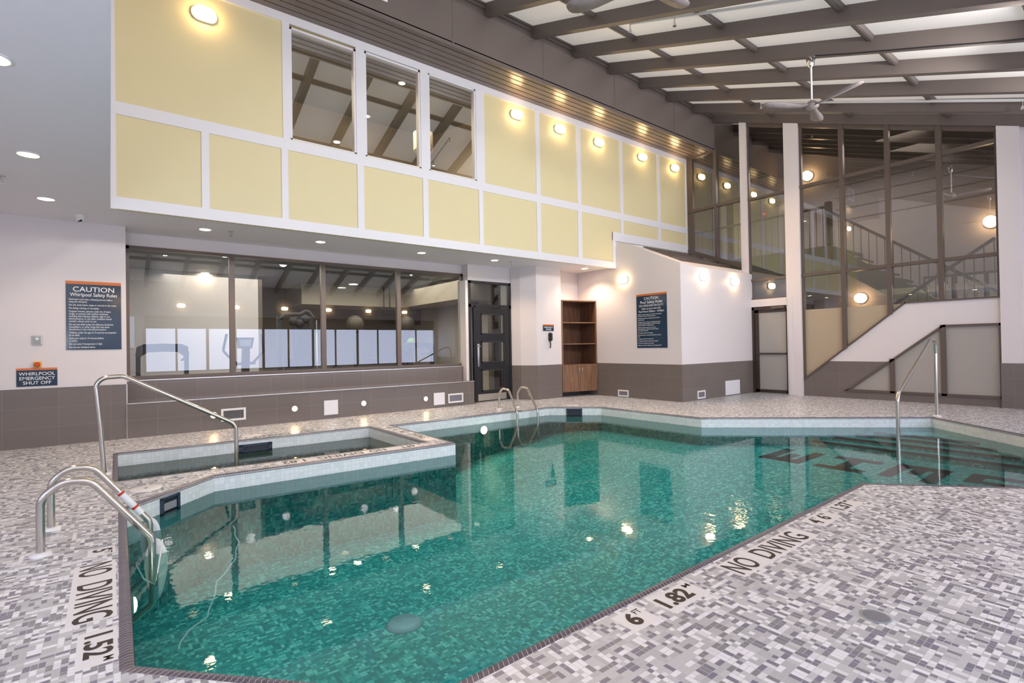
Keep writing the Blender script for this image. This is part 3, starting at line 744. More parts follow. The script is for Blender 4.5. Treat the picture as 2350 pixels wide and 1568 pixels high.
# ------------------------------------------------------------------ the walls behind the viewer (they only show in reflections)
wallbox('wall_west', 'white', (-3.4, -3.3, -2.5, 10.75, 0, ZS)); wallbox('wall_west_upper', 'white', (-.1, .02, -2.5, YY, ZS + .1, 7.9))
b = MB()
b.box(-3.3, XF, -2.6, -2.5, 0, .55); b.box(-3.3, XF, -2.6, -2.5, 2.75, 4.3); b.box(-3.3, -3.0, -2.6, -2.5, .55, 2.75); b.box(.72, 1.02, -2.6, -2.5, .55, 2.75); b.box(-3.0, .72, -2.6, -2.5, .55, 1.5); b.box(-3.0, .72, -2.6, -2.5, 2.7, 2.75); b.box(13.4, XF, -2.6, -2.5, .55, 2.75)
struct(b.build('wall_south', 'white'))
b = MB(); b.box(1.02, 13.4, -2.58, -2.52, 2.25, 2.75); struct(b.build('wall_south_header', 'bronzepale'))
w = sroot('window_14', (-1.1, -2.55, 1.5)); b = MB(); b.box(-3.0, .72, -2.56, -2.54, 1.5, 2.7); b.build('window_pane', 'windowfill', w)  # added glowing pane, unseen, to light the low ceiling
b = MB(); b.box(-1.18, -1.1, -2.58, -2.5, 1.5, 2.7); b.box(-3.0, .72, -2.58, -2.5, 1.46, 1.52); b.build('window_frame', 'bronzepale', w)
w = sroot('window_13', (-3.3, 1.5, .8)); b = MB(); b.box(-3.31, -3.29, -1.5, 5.0, .8, 2.5); b.build('window_pane', 'windowfill', w)  # added glowing side window, out of view, fills low ceiling and left deck
b = MB()
for y in (-1.5, .66, 2.83, 5.0): b.box(-3.32, -3.26, y - .04, y + .04, .76, 2.54)
b.build('window_frame', 'bronzepale', w)
for k in range(6):
    x0 = 1.02 + k * 2.0625; w = sroot('window_%d' % (7 + k), (x0, -2.55, .3)); b = MB()
    b.box(x0 + .04, x0 + 2.02, -2.56, -2.54, .55, 2.25); b.build('window_pane', 'daylight', w)
    b = MB(); b.box(x0 - .05, x0 + .05, -2.58, -2.5, .55, 2.25); b.box(x0 + .98, x0 + 1.05, -2.58, -2.5, .55, 2.25); b.box(x0, x0 + 2.06, -2.58, -2.5, .55, .61); b.build('window_frame', 'bronzepale', w)

# ================================================================== things
# ------------------------------------------------------------------ wall sconces
def sconce(c, nrm, label, w=.30, h=.165, group='oblong wall lights'):
    """stadium shaped bulkhead light on a wall; nrm = outward wall normal (horizontal)"""
    t = thing('wall_sconce', c, label, 'wall light', group)
    nrm = v3(nrm); r = Vector((-nrm.y, nrm.x, 0)); up = Vector((0, 0, 1)); c = v3(c)
    def ring(W, Hh, d): return [c + r * p[0] + up * p[1] + nrm * d for p in stadium(W, Hh)]
    def loft(rings):
        b = MB(); n = len(rings[0]); V = [p for g in rings for p in g]
        b.add(V, [(i*n+k, i*n+(k+1) % n, (i+1)*n+(k+1) % n, (i+1)*n+k) for i in range(len(rings)-1) for k in range(n)], False)
        b.add(rings[-1], [tuple(range(n))]); b.add(rings[0], [tuple(reversed(range(n)))]); return b
    loft([ring(w * 1.06, h * 1.1, .0), ring(w * 1.06, h * 1.1, .025), ring(w * .98, h * .98, .032)]).build('back_plate', 'plastic', t)
    loft([ring(w * .93, h * .93, .03), ring(w * .93, h * .93, .075), ring(w * .86, h * .82, .098), ring(w * .7, h * .55, .108)]).build('diffuser', 'sconceglow', t)
    return t
ny = (0, -1, 0)
sconce((1.14, YY - .0, 6.35), ny, 'lit oblong wall light alone on the big upper left yellow panel', .32, .19)
for x, l in ((7.07, 'first of five on yellow panels, next to the upper windows'), (8.37, 'second of the row of five on yellow panels'), (9.71, 'middle of the row of five on yellow panels'), (11.44, 'fourth of the row of five on yellow panels'), (12.93, 'last of the five on yellow panels, beside the glazing')):
    sconce((x, YY, 6.43), ny, 'lit oblong wall light, ' + l)
sconce((XW, 8.50, 2.98), (-1, 0, 0), 'lit oblong wall light above the pool rules sign')
sconce((11.22, YX, 2.93), ny, 'lit oblong wall light on the white box, left of two')
sconce((12.63, YX, 2.91), ny, 'lit oblong wall light on the white box beside the glass, right of two')
for k in range(8):
    x = -1.6 + 1.9 * k
    o = sconce((x, -2.5, 3.15), (0, 1, 0), None, .30, .165, 'oblong wall lights reflected in the gym window')
    o['label'] = 'oblong wall light on the wall behind the viewer, reflected in the gym window'
# ------------------------------------------------------------------ recessed downlights
def downlight(p, label, r=.085):
    t = thing('recessed_downlight', p, label, 'ceiling light', 'recessed downlights in the low ceiling'); x, y, z = p
    b = MB(); b.lathe([(r + .018, -.0), (r + .018, -.006), (r, -.010), (r * .96, -.002)], (x, y, z), 'z', 24); b.build('trim_ring', 'plastic', t)
    b = MB(); b.lathe([(r * .95, -.004), (r * .9, -.0075)], (x, y, z), 'z', 24); b.build('lens', 'downglow', t)
for (x, y), l in (((-.60, 4.81), 'at the left picture edge, nearest the viewer'), ((-.625, 6.95), 'above the left deck, middle of three'), ((-.63, 8.82), 'above the whirlpool rules sign'),
                  ((1.235, 9.64), 'above the left end of the gym window'), ((3.08, 9.62), 'above the middle of the gym window'), ((5.156, 9.60), 'above the right end of the gym window'),
                  ((7.0, 9.53), 'in front of the black door'), ((9.73, 9.3), 'above the wooden corner cabinet')):
    downlight((x, y, ZS), 'lit round recessed downlight ' + l)
def sprinkler(p, label):
    x, y, z = p; t = thing('ceiling_sprinkler', p, label, 'sprinkler')
    b = MB(); b.lathe([(.04, 0), (.035, -.008), (.012, -.012)], p, 'z', 16); b.build('escutcheon', 'chrome', t)
    b = MB(); b.tube([(x, y, z - .01), (x, y, z - .045)], .010, 8); b.tube([(x - .014, y, z - .04), (x - .014, y, z - .075)], .004, 6); b.tube([(x + .014, y, z - .04), (x + .014, y, z - .075)], .004, 6)
    b.lathe([(.024, -.074), (.026, -.079)], p, 'z', 14); b.build('deflector', 'chrome', t)
sprinkler((1.60, 9.57, ZS), 'small chrome sprinkler head near the left downlight over the window')
sprinkler((7.46, 9.51, ZS), 'small chrome sprinkler head near the black door')
pS = gz(2, 404, ZS); sprinkler(tuple(pS), 'small chrome sprinkler head at the left picture edge')
# security camera
t = thing('security_camera', (-.33, 9.62, ZS), 'white dome security camera on the low ceiling near the left wall', 'camera'); b = MB()
b.lathe([(.062, 0), (.062, -.03), (.055, -.045)], (-.33, 9.62, ZS), 'z', 20); b.build('base', 'plastic', t)
b = MB(); b.ball((-.33, 9.61, ZS - .06), .052); b.build('housing', 'plastic', t)
b = MB(); b.ball((-.315, 9.572, ZS - .085), .017); b.ball((-.338, 9.568, ZS - .10), .010); b.build('lens', 'black', t)
# ------------------------------------------------------------------ step lights, vents, access panels on the bench front
for x, z, l in ((1.385, .255, 'first from the left, beside the vent'), (2.705, .25, 'second from the left'), (4.04, .24, 'third from the left'), (5.45, .225, 'rightmost, beside the white panel')):
    t = thing('step_light', (x, 10.066, z), 'small round lit step light on the tiled ledge, ' + l, 'step light', 'round step lights in the tiled ledge'); b = MB()
    b.lathe([(.062, 0), (.06, -.01), (.044, -.016), (.042, -.004)], (x, 10.066, z), 'y', 20); b.build('bezel', 'chrome', t)
    b = MB(); b.lathe([(.042, -.006), (.036, -.014), (.015, -.019)], (x, 10.066, z), 'y', 16); b.build('lens', 'stepglow', t)
def panelthing(kind, label, cx, cy, cz, w, h, nrm, vent):
    """white framed grille or plain access panel on a wall facing nrm"""
    t = thing(kind, (cx, cy, cz), label, 'air vent' if vent else 'access panel')
    nrm = v3(nrm); r = Vector((-nrm.y, nrm.x, 0)); c = Vector((cx, cy, cz))
    def bx(b, u0, u1, w0, w1, d0, d1):
        P = [c + r * u + Vector((0, 0, 1)) * v + nrm * d for d in (d0, d1) for u, v in ((u0, w0), (u1, w0), (u1, w1), (u0, w1))]
        b.add(P, [(3, 2, 1, 0), (4, 5, 6, 7), (0, 1, 5, 4), (1, 2, 6, 5), (2, 3, 7, 6), (3, 0, 4, 7)])
    W, Hh = w / 2, h / 2
    b = MB()
    if vent:
        f = .035
        bx(b, -W, W, Hh - f, Hh, 0, .014); bx(b, -W, W, -Hh, -Hh + f, 0, .014); bx(b, -W, -W + f, -Hh + f, Hh - f, 0, .014); bx(b, W - f, W, -Hh + f, Hh - f, 0, .014)
        b.build('frame', 'plastic', t); b = MB(); bx(b, -W + f, W - f, -Hh + f, Hh - f, 0, .003); b.build('backing', vent, t)
        b = MB(); n = int(w / .022)
        for k in range(n): u = -W + f + (w - 2 * f) * (k + .5) / n; bx(b, u - .002, u + .002, -Hh + f, Hh - f, .003, .010)
        b.build('louvers', 'greyfilter', t)
    else:
        bx(b, -W, W, -Hh, Hh, 0, .010); b.build('panel_door', 'plastic', t)
        b = MB(); bx(b, -W + .012, W - .012, -Hh + .012, Hh - .012, .010, .0125); b.build('panel_face', 'whitetrim', t)
YV = 10.066
panelthing('wall_vent', 'white framed air grille at the left end of the tiled ledge', 1.688, YV, .242, .385, .215, ny, 'louverdark')
panelthing('wall_vent', 'white framed air grille at the right end of the tiled ledge', 6.22, YV, .185, .40, .21, ny, 'greyfilter')
panelthing('access_panel', 'square white access panel in the middle of the tiled ledge', 3.38, YV, .215, .27, .28, ny, None)
panelthing('access_panel', 'square white access panel near the right end of the tiled ledge', 5.79, YV, .20, .28, .27, ny, None)
panelthing('wall_vent', 'small white framed grille below the pool rules sign', XW - .003, 8.57, .10, .34, .17, (-1, 0, 0), 'greyfilter')
panelthing('wall_vent', 'smallest white framed grille low on the white box front', 11.05, YX - .003, .125, .33, .19, ny, 'greyfilter')
panelthing('access_panel', 'large square white access panel low beside the bronze door', 12.48, YX - .003, .205, .70, .36, ny, None)
panelthing('bulkhead_grille', 'white louvred grille high on the dark bulkhead at the top edge', 3.35, YK - .004, 7.3, .62, .45, ny, 'plastic')
# ------------------------------------------------------------------ signs
def sign(label, cx, cy, z0, z1, w, nrm, lines, band=.06):
    """dark blue plate, orange top band, white lettering; lines: (text,size,z from top,sx,align)"""
    nrm = v3(nrm); r = Vector((-nrm.y, nrm.x, 0)); c = Vector((cx, cy, 0)); t = thing('wall_sign', (cx, cy, z0), label, 'sign')
    def bx(u0, u1, a, b_, d0, d1, m, nm):
        b = MB(); P = [c + r * u + Vector((0, 0, v)) + nrm * d for d in (d0, d1) for u, v in ((u0, a), (u1, a), (u1, b_), (u0, b_))]
        b.add(P, [(3, 2, 1, 0), (4, 5, 6, 7), (0, 1, 5, 4), (1, 2, 6, 5), (2, 3, 7, 6), (3, 0, 4, 7)]); b.build(nm, m, t)
    W = w / 2; bx(-W, W, z0, z1 - band, .0, .008, 'navy', 'plate'); bx(-W, W, z1 - band, z1, .0, .009, 'orange', 'top_band')
    b = MB()
    for s, sz, dz, sx, al in lines:
        u = 0 if al == 'CENTER' else -W + .035
        b.text(s, sz, c + r * u + Vector((0, 0, z1 - dz)) + nrm * .0095, r, (0, 0, 1), sx=sx, align=al, bold=sz * .006)
    b.build('lettering', 'lettering', t)
Wl = ['Swimmers must take a cleansing shower before', 'using the whirlpool.', '', 'No oils, body lotion, soaps or minerals in the water.', '', 'No diving, running, or horseplay.', '', 'Pregnant women, persons under the 14 years',
      'of age, or persons with medical conditions', 'including heart disease, diabetes, high or low', 'blood pressure, or any other condition should', 'consult a doctor prior to use.', '', 'Do not use while under the influence of alcohol,',
      'tranquilizers, or other drugs that may cause', 'drowsiness or that raise blood pressure.', '', 'Children under the age of 14 must be accompanied', 'by an adult.', '', 'Limit your soak to 15 minutes before', 're-entry.', '', 'Do not enter if temperature is high.', '', 'Do not use whirlpool alone.']
L = [('CAUTION', .105, .125, 1.05, 'CENTER'), ('Whirlpool Safety Rules', .075, .205, .80, 'CENTER')]; z = .275
for s in Wl:
    if s: L.append((s, .036, z, .74, 'LEFT')); z += .0375
    else: z += .0105
sign('dark blue CAUTION Whirlpool Safety Rules sign with orange top band on the left wall', -.185, YB - .001, 1.405, 2.44, .655, ny, L, .045)
sign('small dark blue WHIRLPOOL EMERGENCY SHUT OFF sign on the left wall', -.832, YB - .001, .888, 1.15, .438, ny, [('WHIRLPOOL', .066, .085, 1.02, 'CENTER'), ('EMERGENCY', .066, .150, 1.02, 'CENTER'), ('SHUT OFF', .066, .215, 1.02, 'CENTER')], .03)
Pl = ['Children under the age of 14 must be accompanied', 'and supervised by an adult at all times.', '', 'Swimmers must take a cleansing shower before', 'using the pool.', '', 'No persons with an illness, including open sores,', 'wounds, rashes, intoxication, or other condition',
      'are permitted from using the pool.', '', 'Children under the age of 5, and those', 'who cannot swim, must have an adult within', 'arms reach at all times.', '', 'No diving, running, or horseplay.', '', 'No food, drinks, or alcohol permitted in the pool', 'area.', '', 'No glass allowed in the pool area.', '', 'Emergency telephone located on pool wall.', '', 'First aid kit available at front desk.', '', 'Maximum number of people in swimming pool 30']
L = [('CAUTION', .095, .115, 1.0, 'CENTER'), ('Pool Safety Rules', .098, .205, .95, 'CENTER'), ('NO LIFEGUARD ON DUTY.', .066, .290, .9, 'CENTER'), ('Swim at your own risk.', .066, .360, .9, 'CENTER'), ('Pool Hours: 8:00am - 10:00pm', .066, .430, .90, 'CENTER')]; z = .50
for s in Pl:
    if s: L.append((s, .038, z, .88, 'LEFT')); z += .040
    else: z += .0125
sign('tall dark blue CAUTION Pool Safety Rules sign with orange top band on the white box', XW - .001, 7.665, 1.252, 2.567, .875, (-1, 0, 0), L, .045)
sign('small dark blue EMERGENCY PHONE sign above the black phone', 8.764, 9.679, 1.72, 1.885, .36, ny, [('EMERGENCY', .056, .075, .95, 'CENTER'), ('PHONE', .056, .130, .95, 'CENTER')], .03)
# shut off button, thermostat cover, wall phone
t = thing('emergency_button', (-.825, YB, 1.20), 'yellow box with red emergency push button above the shut off sign', 'button'); b = MB()
b.bbox(-.868, -.782, YB - .05, YB, 1.157, 1.243, .008); b.build('box', 'yellowbox', t)
b = MB(); b.lathe([(.02, -.05), (.02, -.06), (.034, -.064), (.034, -.074), (.026, -.08)], (-.825, YB, 1.20), 'y', 18); b.build('button', 'red', t)
t = thing('thermostat', (-.827, YB, 1.55), 'grey thermostat in a clear rounded cover on the left wall', 'thermostat'); b = MB()
b.bbox(-.885, -.769, YB - .03, YB, 1.48, 1.625, .03); b.build('cover', 'clear', t)
b = MB(); b.bbox(-.865, -.789, YB - .042, YB - .028, 1.50, 1.605, .006); b.build('unit', 'greyplastic', t)
b = MB(); b.box(-.845, -.809, YB - .0435, YB - .040, 1.555, 1.59); b.build('display', 'plastic', t)
t = thing('wall_phone', (8.80, 9.68, 1.30), 'black wall phone hanging below the emergency phone sign', 'phone'); b = MB()
b.bbox(8.755, 8.845, 9.62, 9.68, 1.46, 1.675, .02); b.build('base', 'black', t)
b = MB(); b.bbox(8.765, 8.82, 9.575, 9.622, 1.47, 1.66, .02); b.build('handset', 'rubber', t)
b = MB(); b.box(8.822, 8.838, 9.612, 9.622, 1.58, 1.64); b.build('label_plate', 'plastic', t)
b = MB(); b.tube([(8.80 + .016 * math.cos(k * .9) + .012 * math.sin(k * .06), 9.655 + .012 * math.sin(k * .9), 1.46 - k * .0032) for k in range(56)], .006, 6); b.build('cord', 'black', t)
# ------------------------------------------------------------------ corner cabinet
c0, c1 = Vector((9.225, 9.69)), Vector((10.292, 9.44)); dc = (c1 - c0).normalized(); nc = Vector((dc.y, -dc.x)); Lc = (c1 - c0).length
t = thing('corner_cabinet', ((c0.x + c1.x) / 2, 9.6, .13), 'walnut corner cabinet with three open shelves and two doors below', 'cabinet')
def cb(u0, u1, d0, d1, z0, z1, b):
    P = [tuple(c0 + dc * u - nc * d) for u, d in ((u0, d0), (u1, d0), (u1, d1), (u0, d1))]; b.prism(P, 'z', z0, z1); return b
cb(0, .05, 0, .05, .13, 2.53, MB()).build('side_panel', 'walnut', t); cb(Lc - .03, Lc, 0, .05, .13, 2.53, MB()).build('side_panel', 'walnut', t)
INNER = [tuple(c0 + dc * .01 - nc * .02), tuple(c1 - dc * .012 - nc * .02), (10.288, 10.04), (9.235, 10.04)]
b = MB(); b.prism([tuple(c0), tuple(c1), (10.288, 10.04), (9.235, 10.04)], 'z', 2.50, 2.53); b.build('top_panel', 'walnut', t)
for z in (1.365, 1.925): b = MB(); b.prism(INNER, 'z', z, z + .028); b.build('shelf', 'walnut', t)
b = MB(); b.prism(INNER, 'z', .13, .16); b.build('base_panel', 'walnut', t)
b = MB(); b.prism(INNER, 'z', .80, .84); b.build('shelf', 'walnut', t)
b = MB(); b.box(9.225, 10.29, 10.035, 10.05, .13, 2.53); b.box(10.278, 10.292, 9.46, 10.05, .13, 2.53); b.box(9.222, 9.235, 9.72, 10.05, .13, 2.53); b.build('back_panel', 'walnutdark', t)
mid = Lc / 2
for u0, u1, hu in ((.005, mid - .002, mid - .055), (mid + .002, Lc - .005, mid + .045)):
    dr = cb(u0, u1, -.02, .0, .13, .83, MB()).build('door', 'walnut', t)
    hb = MB(); p = c0 + dc * hu + nc * .02
    hb.tube(fillet([(p.x, p.y, .62), (p.x + nc.x * .03, p.y + nc.y * .03, .62), (p.x + nc.x * .03, p.y + nc.y * .03, .76), (p.x, p.y, .76)], .008, 3), .006, 8); hb.build('handle', 'chrome', dr)
# ------------------------------------------------------------------ stainless rails
def esc(b, p, r=.062): b.lathe([(r, 0), (r * .97, .012), (r * .8, .018), (r * .5, .022)], p, 'z', 22)
def rail(label, pts, rad, bases, r=.024, group=None, sticker=None):
    t = thing('grab_rail', bases[0], label, 'handrail', group)
    MB().tube(fillet(pts, rad, 10), r, 16).build('rail', 'steel', t)
    for p in bases:
        b = MB(); esc(b, p); b.build('escutcheon', 'plastic', t)
    if sticker:
        a, bb = v3(sticker[0]), v3(sticker[1]); MB().tube([a, bb], r + .0015, 16, False).build('sticker', 'lettering', t)
        d_ = (bb - a)
        for f in (.02, .66): MB().tube([a + d_ * f, a + d_ * (f + .08)], r + .002, 16, False).build('sticker_band', 'red', t)
    return t
def ladder_rail(label, y, x0, zt, sticker=False, xs=.0):
    P = [(x0, y, 0), (x0, y, .37 + xs), (x0 + .11, y, .475 + xs), (x0 + .265, y, .455 + xs), (.235, y, -.03), (.24, y, -.52), (.10, y, -.62)]
    rail(label, P, [.12, .13, .14, .11, .06], [(x0, y, 0)], .0245, 'ladder rails at the left pool edge',
         ((.068, y, .153), (.208, y, -.002)) if sticker else None)
ladder_rail('front curved stainless ladder rail at the left pool edge, nearest the viewer', 4.684, -.377, .45)
P2 = dict(y=5.308)
rail('rear curved stainless ladder rail with a warning sticker at the left pool edge',
     [(-.366, 5.308, 0), (-.366, 5.308, .36), (-.27, 5.308, .455), (-.11, 5.308, .44), (.25, 5.308, -.07), (.255, 5.308, -.52), (.12, 5.308, -.62)], [.12, .13, .14, .11, .06], [(-.366, 5.308, 0)], .0245, 'ladder rails at the left pool edge',
     ((.052, 5.308, .2105), (.196, 5.308, .0065)))
for y, l in ((4.684, 'front'), (5.308, 'rear')):
    t = thing('ladder_bumper', (.30, y, -.5), 'white plastic ladder bumper under water below the %s rail' % l, 'bumper'); b = MB()
    n = 20; V = []
    for dy, k in ((.030, .82), (.038, 1), (.062, 1), (.070, .82)):
        for i in range(n):
            a = 2 * PI * i / n; sz = math.sin(a); w = .075 * (1 - .30 * (sz < 0) * abs(sz))
            V.append((.262 + w * k * math.cos(a), y + dy, -.26 + (.20 if sz > 0 else .26) * k * sz))
    b.add(V, [(r_ * n + i, r_ * n + (i + 1) % n, (r_ + 1) * n + (i + 1) % n, (r_ + 1) * n + i) for r_ in range(3) for i in range(n)] + [tuple(reversed(range(n))), tuple(range(3 * n, 4 * n))], False); b.build('pad', 'plastic', t)
yw_ = 7.291
rail('long sloping stainless handrail reaching from the deck into the whirlpool', [(-.06, yw_, 0), (-.09, yw_, .50), (-.135, yw_, 1.075), (.12, yw_, 1.085), (1.25, yw_, .42), (1.25, yw_, -.5)], [5, .20, .16, .14], [(-.06, yw_, 0)], .0245)
for x, l, k in ((6.563, 'left', 0), (7.074, 'right', 1)):
    rail('%s small curved stainless ladder rail at the far pool edge by the black door' % l, [(x, 8.86, 0), (x, 8.86, .33), (x, 8.74, .45), (x, 8.52, .44), (x, 8.245 - .05 * k, -.02), (x, 8.235 - .05 * k, -.55)], [.12, .12, .12, .12], [(x, 8.86, 0)], .0245, 'ladder rails at the far pool edge')
rb = gz(2143, 954); yr = 2.50
def rp(px, py): return tuple(gy(px, py, yr))
base = (11.36, yr, 0)
rail('tall sloping stainless handrail over the entry steps on the right', [base, (11.36, yr, 1.10), (11.32, yr, 1.32), (11.08, yr, 1.34), (9.26, yr, .52), (9.25, yr, -.45)], [.12, .12, .10, .16], [base], .026)
# ------------------------------------------------------------------ skimmers, lids, drains, pool lights
def skim(label, a, d, nrm, w, h, zc, flap='charcoal'):
    """skimmer mouth on a pool wall: a = centre xy, d along wall, nrm into the pool"""
    a, d, nrm = Vector(a), Vector(d).normalized(), Vector(nrm).normalized(); t = thing('pool_skimmer', (a.x, a.y, zc - h / 2), label, 'skimmer')
    def bx(u0, u1, z0, z1, d0, d1, b):
        P = [tuple(a + d * u + nrm * q) for u, q in ((u0, d0), (u1, d0), (u1, d1), (u0, d1))]
        if (Vector(P[1]) - Vector(P[0])).cross(Vector(P[2]) - Vector(P[1])) < 0: P = P[::-1]
        b.prism(P, 'z', z0, z1)
    W, Hh, f = w / 2, h / 2, w * .12
    b = MB(); bx(-W, W, zc + Hh - f * .7, zc + Hh, -.002, .018, b); bx(-W, W, zc - Hh, zc - Hh + f * .7, -.002, .018, b); bx(-W, -W + f, zc - Hh, zc + Hh, -.002, .018, b); bx(W - f, W, zc - Hh, zc + Hh, -.002, .018, b); b.build('faceplate', 'skimmer', t)
    b = MB(); bx(-W + f, W - f, zc - Hh + f * .7, zc + Hh - f * .7, -.002, .003, b); b.build('mouth', 'skimmerinside', t)
    b = MB(); bx(-W + f * 1.6, W - f * 1.3, zc - Hh * .55, zc + Hh * .3, .003, .008, b); b.build('weir_flap', flap, t)
d12 = Vector(IN[2]) - Vector(IN[1]); p = Vector(IN[1]) + d12 * .435
skim('dark blue skimmer opening in the near left chamfered pool wall', p, d12, (d12.y, -d12.x), .235, .165, -.115, 'greyfilter')
d56 = Vector(IN[6]) - Vector(IN[5]); p = Vector(IN[5]) + d56 * .49
skim('dark blue skimmer opening in the far pool wall', p, d56, (-1, -1), .34, .17, -.115)
d0_ = Vector(WH[2]) - Vector(WH[1]); p = Vector(WH[1]) + d0_ * .485
skim('long dark blue skimmer opening in the far whirlpool wall', p, d0_, (0, -1), .46, .13, -.135)
def lid(label, p, r):
    t = thing('skimmer_lid', (p[0], p[1], 0), label, 'deck lid'); b = MB(); b.lathe([(r, 0), (r, .004), (r * .94, .006), (r * .3, .007)], (p[0], p[1], 0), 'z', 32); b.build('cover', 'markertile', t)
    b = MB(); b.lathe([(.016, .007), (.014, .008)], (p[0], p[1], 0), 'z', 10); b.build('lift_hole', 'black', t)
lid('round white skimmer lid on the deck beside the near chamfered pool corner', (.27, 6.26), .135)
lid('round white skimmer lid on the deck behind the whirlpool', (1.75, 8.98), .14)
lid('round white skimmer lid on the deck behind the far pool wall', (8.15, 8.25), .13)
t = thing('floor_drain', (2.93, .90, 0), 'round metal floor drain in the near right deck', 'drain'); b = MB()
b.lathe([(.066, 0), (.066, .003), (.058, .004), (.056, .002)], (2.93, .90, 0), 'z', 32); b.build('rim', 'greyplastic', t)
b = MB(); b.lathe([(.057, 0), (.056, .0015)], (2.93, .90, 0), 'z', 32); b.build('backing', 'black', t)
b = MB()
for k in range(-6, 7):
    x = k * .0082; h = math.sqrt(max(.055 ** 2 - x * x, 0)); b.bar((2.93 + x, .90 - h, .0028), (2.93 + x, .90 + h, .0028), .0045, .002)
b.build('grate', 'greyfilter', t)
dr = gz(928, 1428, -1.03)
t = thing('main_drain', (dr.x, dr.y, pfz(dr.x, 0)), 'round pale main drain cover on the pool bottom', 'drain'); b = MB()
zz = pfz(dr.x, 0); b.lathe([(.155, 0), (.155, .012), (.12, .03), (.03, .035)], (dr.x, dr.y, zz), 'z', 32); b.build('cover', 'clear', t)
def plight(label, p, nrm, r=.07):
    t = thing('pool_light', p, label, 'pool light'); ax = 'y' if abs(nrm[1]) > .5 else 'x'; s = nrm[1] if ax == 'y' else nrm[0]
    b = MB(); b.lathe([(r * 1.25, 0), (r * 1.2, s * .015), (r, s * .02)], p, ax, 22); b.build('bezel', 'steel', t)
    b = MB(); b.lathe([(r * .98, s * .012), (r * .8, s * .03), (r * .3, s * .038)], p, ax, 20); b.build('lens', 'poolglow', t)
plight('lit round underwater light in the left pool wall below the ladder', (.090, 4.22, -.31), (1, 0, 0), .055)
plight('lit round underwater light in the far pool wall below the small ladder', (5.80, 8.364, -.30), (0, -1, 0), .085)
# rope lying in the water by the left wall
rp_ = [(.98, 5.95, -.45), (.97, 5.62, -.52), (.90, 5.42, -.62), (.74, 5.25, -.70), (.62, 4.92, -.84), (.46, 4.80, -.86), (.36, 4.55, -.88)]
pts = []
for i in range(len(rp_) - 1):
    for k in range(6):
        f = k / 6; a = v3(rp_[i]).lerp(v3(rp_[i + 1]), f); a.x += .008 * math.sin((i * 6 + k) * 1.3); pts.append(a)
t = MB().tube(pts, .008, 8).build('safety_rope', 'plastic'); tag(t, 'thin white rope lying in the water near the left wall', 'rope')
t = MB().tube([(.14, 4.72, -.22), (.17, 4.35, -.20), (.23, 4.2, -.21), (.30, 4.68, -.06)], .005, 6).build('nylon_line', 'plastic'); tag(t, 'thin white cord hanging from the ladder rail into the water', 'cord')
# ------------------------------------------------------------------ ceiling fans, pipes
def fan(label, c, ztop, zh, angs, R=.80):
    t = thing('ceiling_fan', (c[0], c[1], zh), label, 'ceiling fan', 'three bladed ceiling fans'); x, y = c
    b = MB(); b.lathe([(.045, .06), (.07, .045), (.072, .02), (.05, -.10), (.03, -.13)], (x, y, ztop - .03), 'z', 22); b.build('canopy', 'chrome', t)
    b = MB(); b.tube([(x, y, ztop - .14), (x, y, zh + .03)], .014, 10); b.build('downrod', 'plastic', t)
    b = MB(); b.lathe([(.03, .09), (.07, .06), (.10, .02), (.105, -.02), (.07, -.05), (.02, -.06)], (x, y, zh), 'z', 22); b.build('motor', 'fanblade', t)
    for a in angs:
        b = MB(); prof = [(.06, .060, 0), (.16, .050, .004), (.30, .062, .010), (.45, .085, .018), (.60, .100, .026), (.72, .095, .032), (.78, .070, .035), (.805, .03, .036)]
        ca, sa = math.cos(a), math.sin(a); top = []; bot = []
        for r, w, dz in prof:
            sw = .05 * (r / R) ** 2
            for s, L_ in ((1, top), (-1, bot)):
                px = r * R / .805; py = s * w + sw; pz = zh + dz + s * w * .30 * (1 - r * .5)
                L_.append((x + px * ca - py * sa, y + px * sa + py * ca, pz))
        n = len(prof); V = [p for p in top] + [p for p in bot]; V2 = [(p[0], p[1], p[2] - .018) for p in V]
        fs = []
        for i in range(n - 1):
            fs += [(i, i + 1, n + i + 1, n + i), (2*n + i, 3*n + i, 3*n + i + 1, 2*n + i + 1), (i, 2*n + i, 2*n + i + 1, i + 1), (n + i, n + i + 1, 3*n + i + 1, 3*n + i)]
        fs += [(0, n, 3 * n, 2 * n), (n - 1, 3 * n - 1, 4 * n - 1, 2 * n - 1)]
        b.add(V + V2, fs, True); b.build('blade', 'fanblade', t)
zb = lambda y: roofz(y) - .24
fan('grey three bladed ceiling fan hanging before the glass wall', (9.16, 3.55), zb(3.55), 5.235, [math.radians(a) for a in (136, 254, 12)])
fan('grey three bladed ceiling fan cut off by the top picture edge', (4.53, 3.50), zb(3.5), 5.25, [math.radians(a) for a in (108, 348, 228)])
def pipe(label, pts, r, heads=()):
    t = thing('sprinkler_pipe', pts[0], label, 'pipe'); MB().tube(pts, r, 10).build('pipe', 'plastic', t)
    for h in heads:
        b = MB(); b.tube([h, (h[0], h[1], h[2] - .10)], .012, 8); b.lathe([(.018, -.10), (.026, -.13), (.03, -.15)], h, 'z', 10); b.build('spray_nozzle', 'chrome', t)
xq = 7.28; a = gx(1446, 54, xq); c_ = gx(1640, 26, xq)
sl = (c_.z - a.z) / (c_.y - a.y)
pipe('thin white sprinkler pipe running below the roof, upper one with two heads', [(xq, a.y, a.z), (xq, -1.0, a.z + sl * (-1.0 - a.y))], .022, [(xq, a.y, a.z), (xq, c_.y + .7, c_.z + sl * .7)])
xq = 12.2; a = gx(1746, 236, xq); c_ = gx(2346, 230, xq); sl = (c_.z - a.z) / (c_.y - a.y)
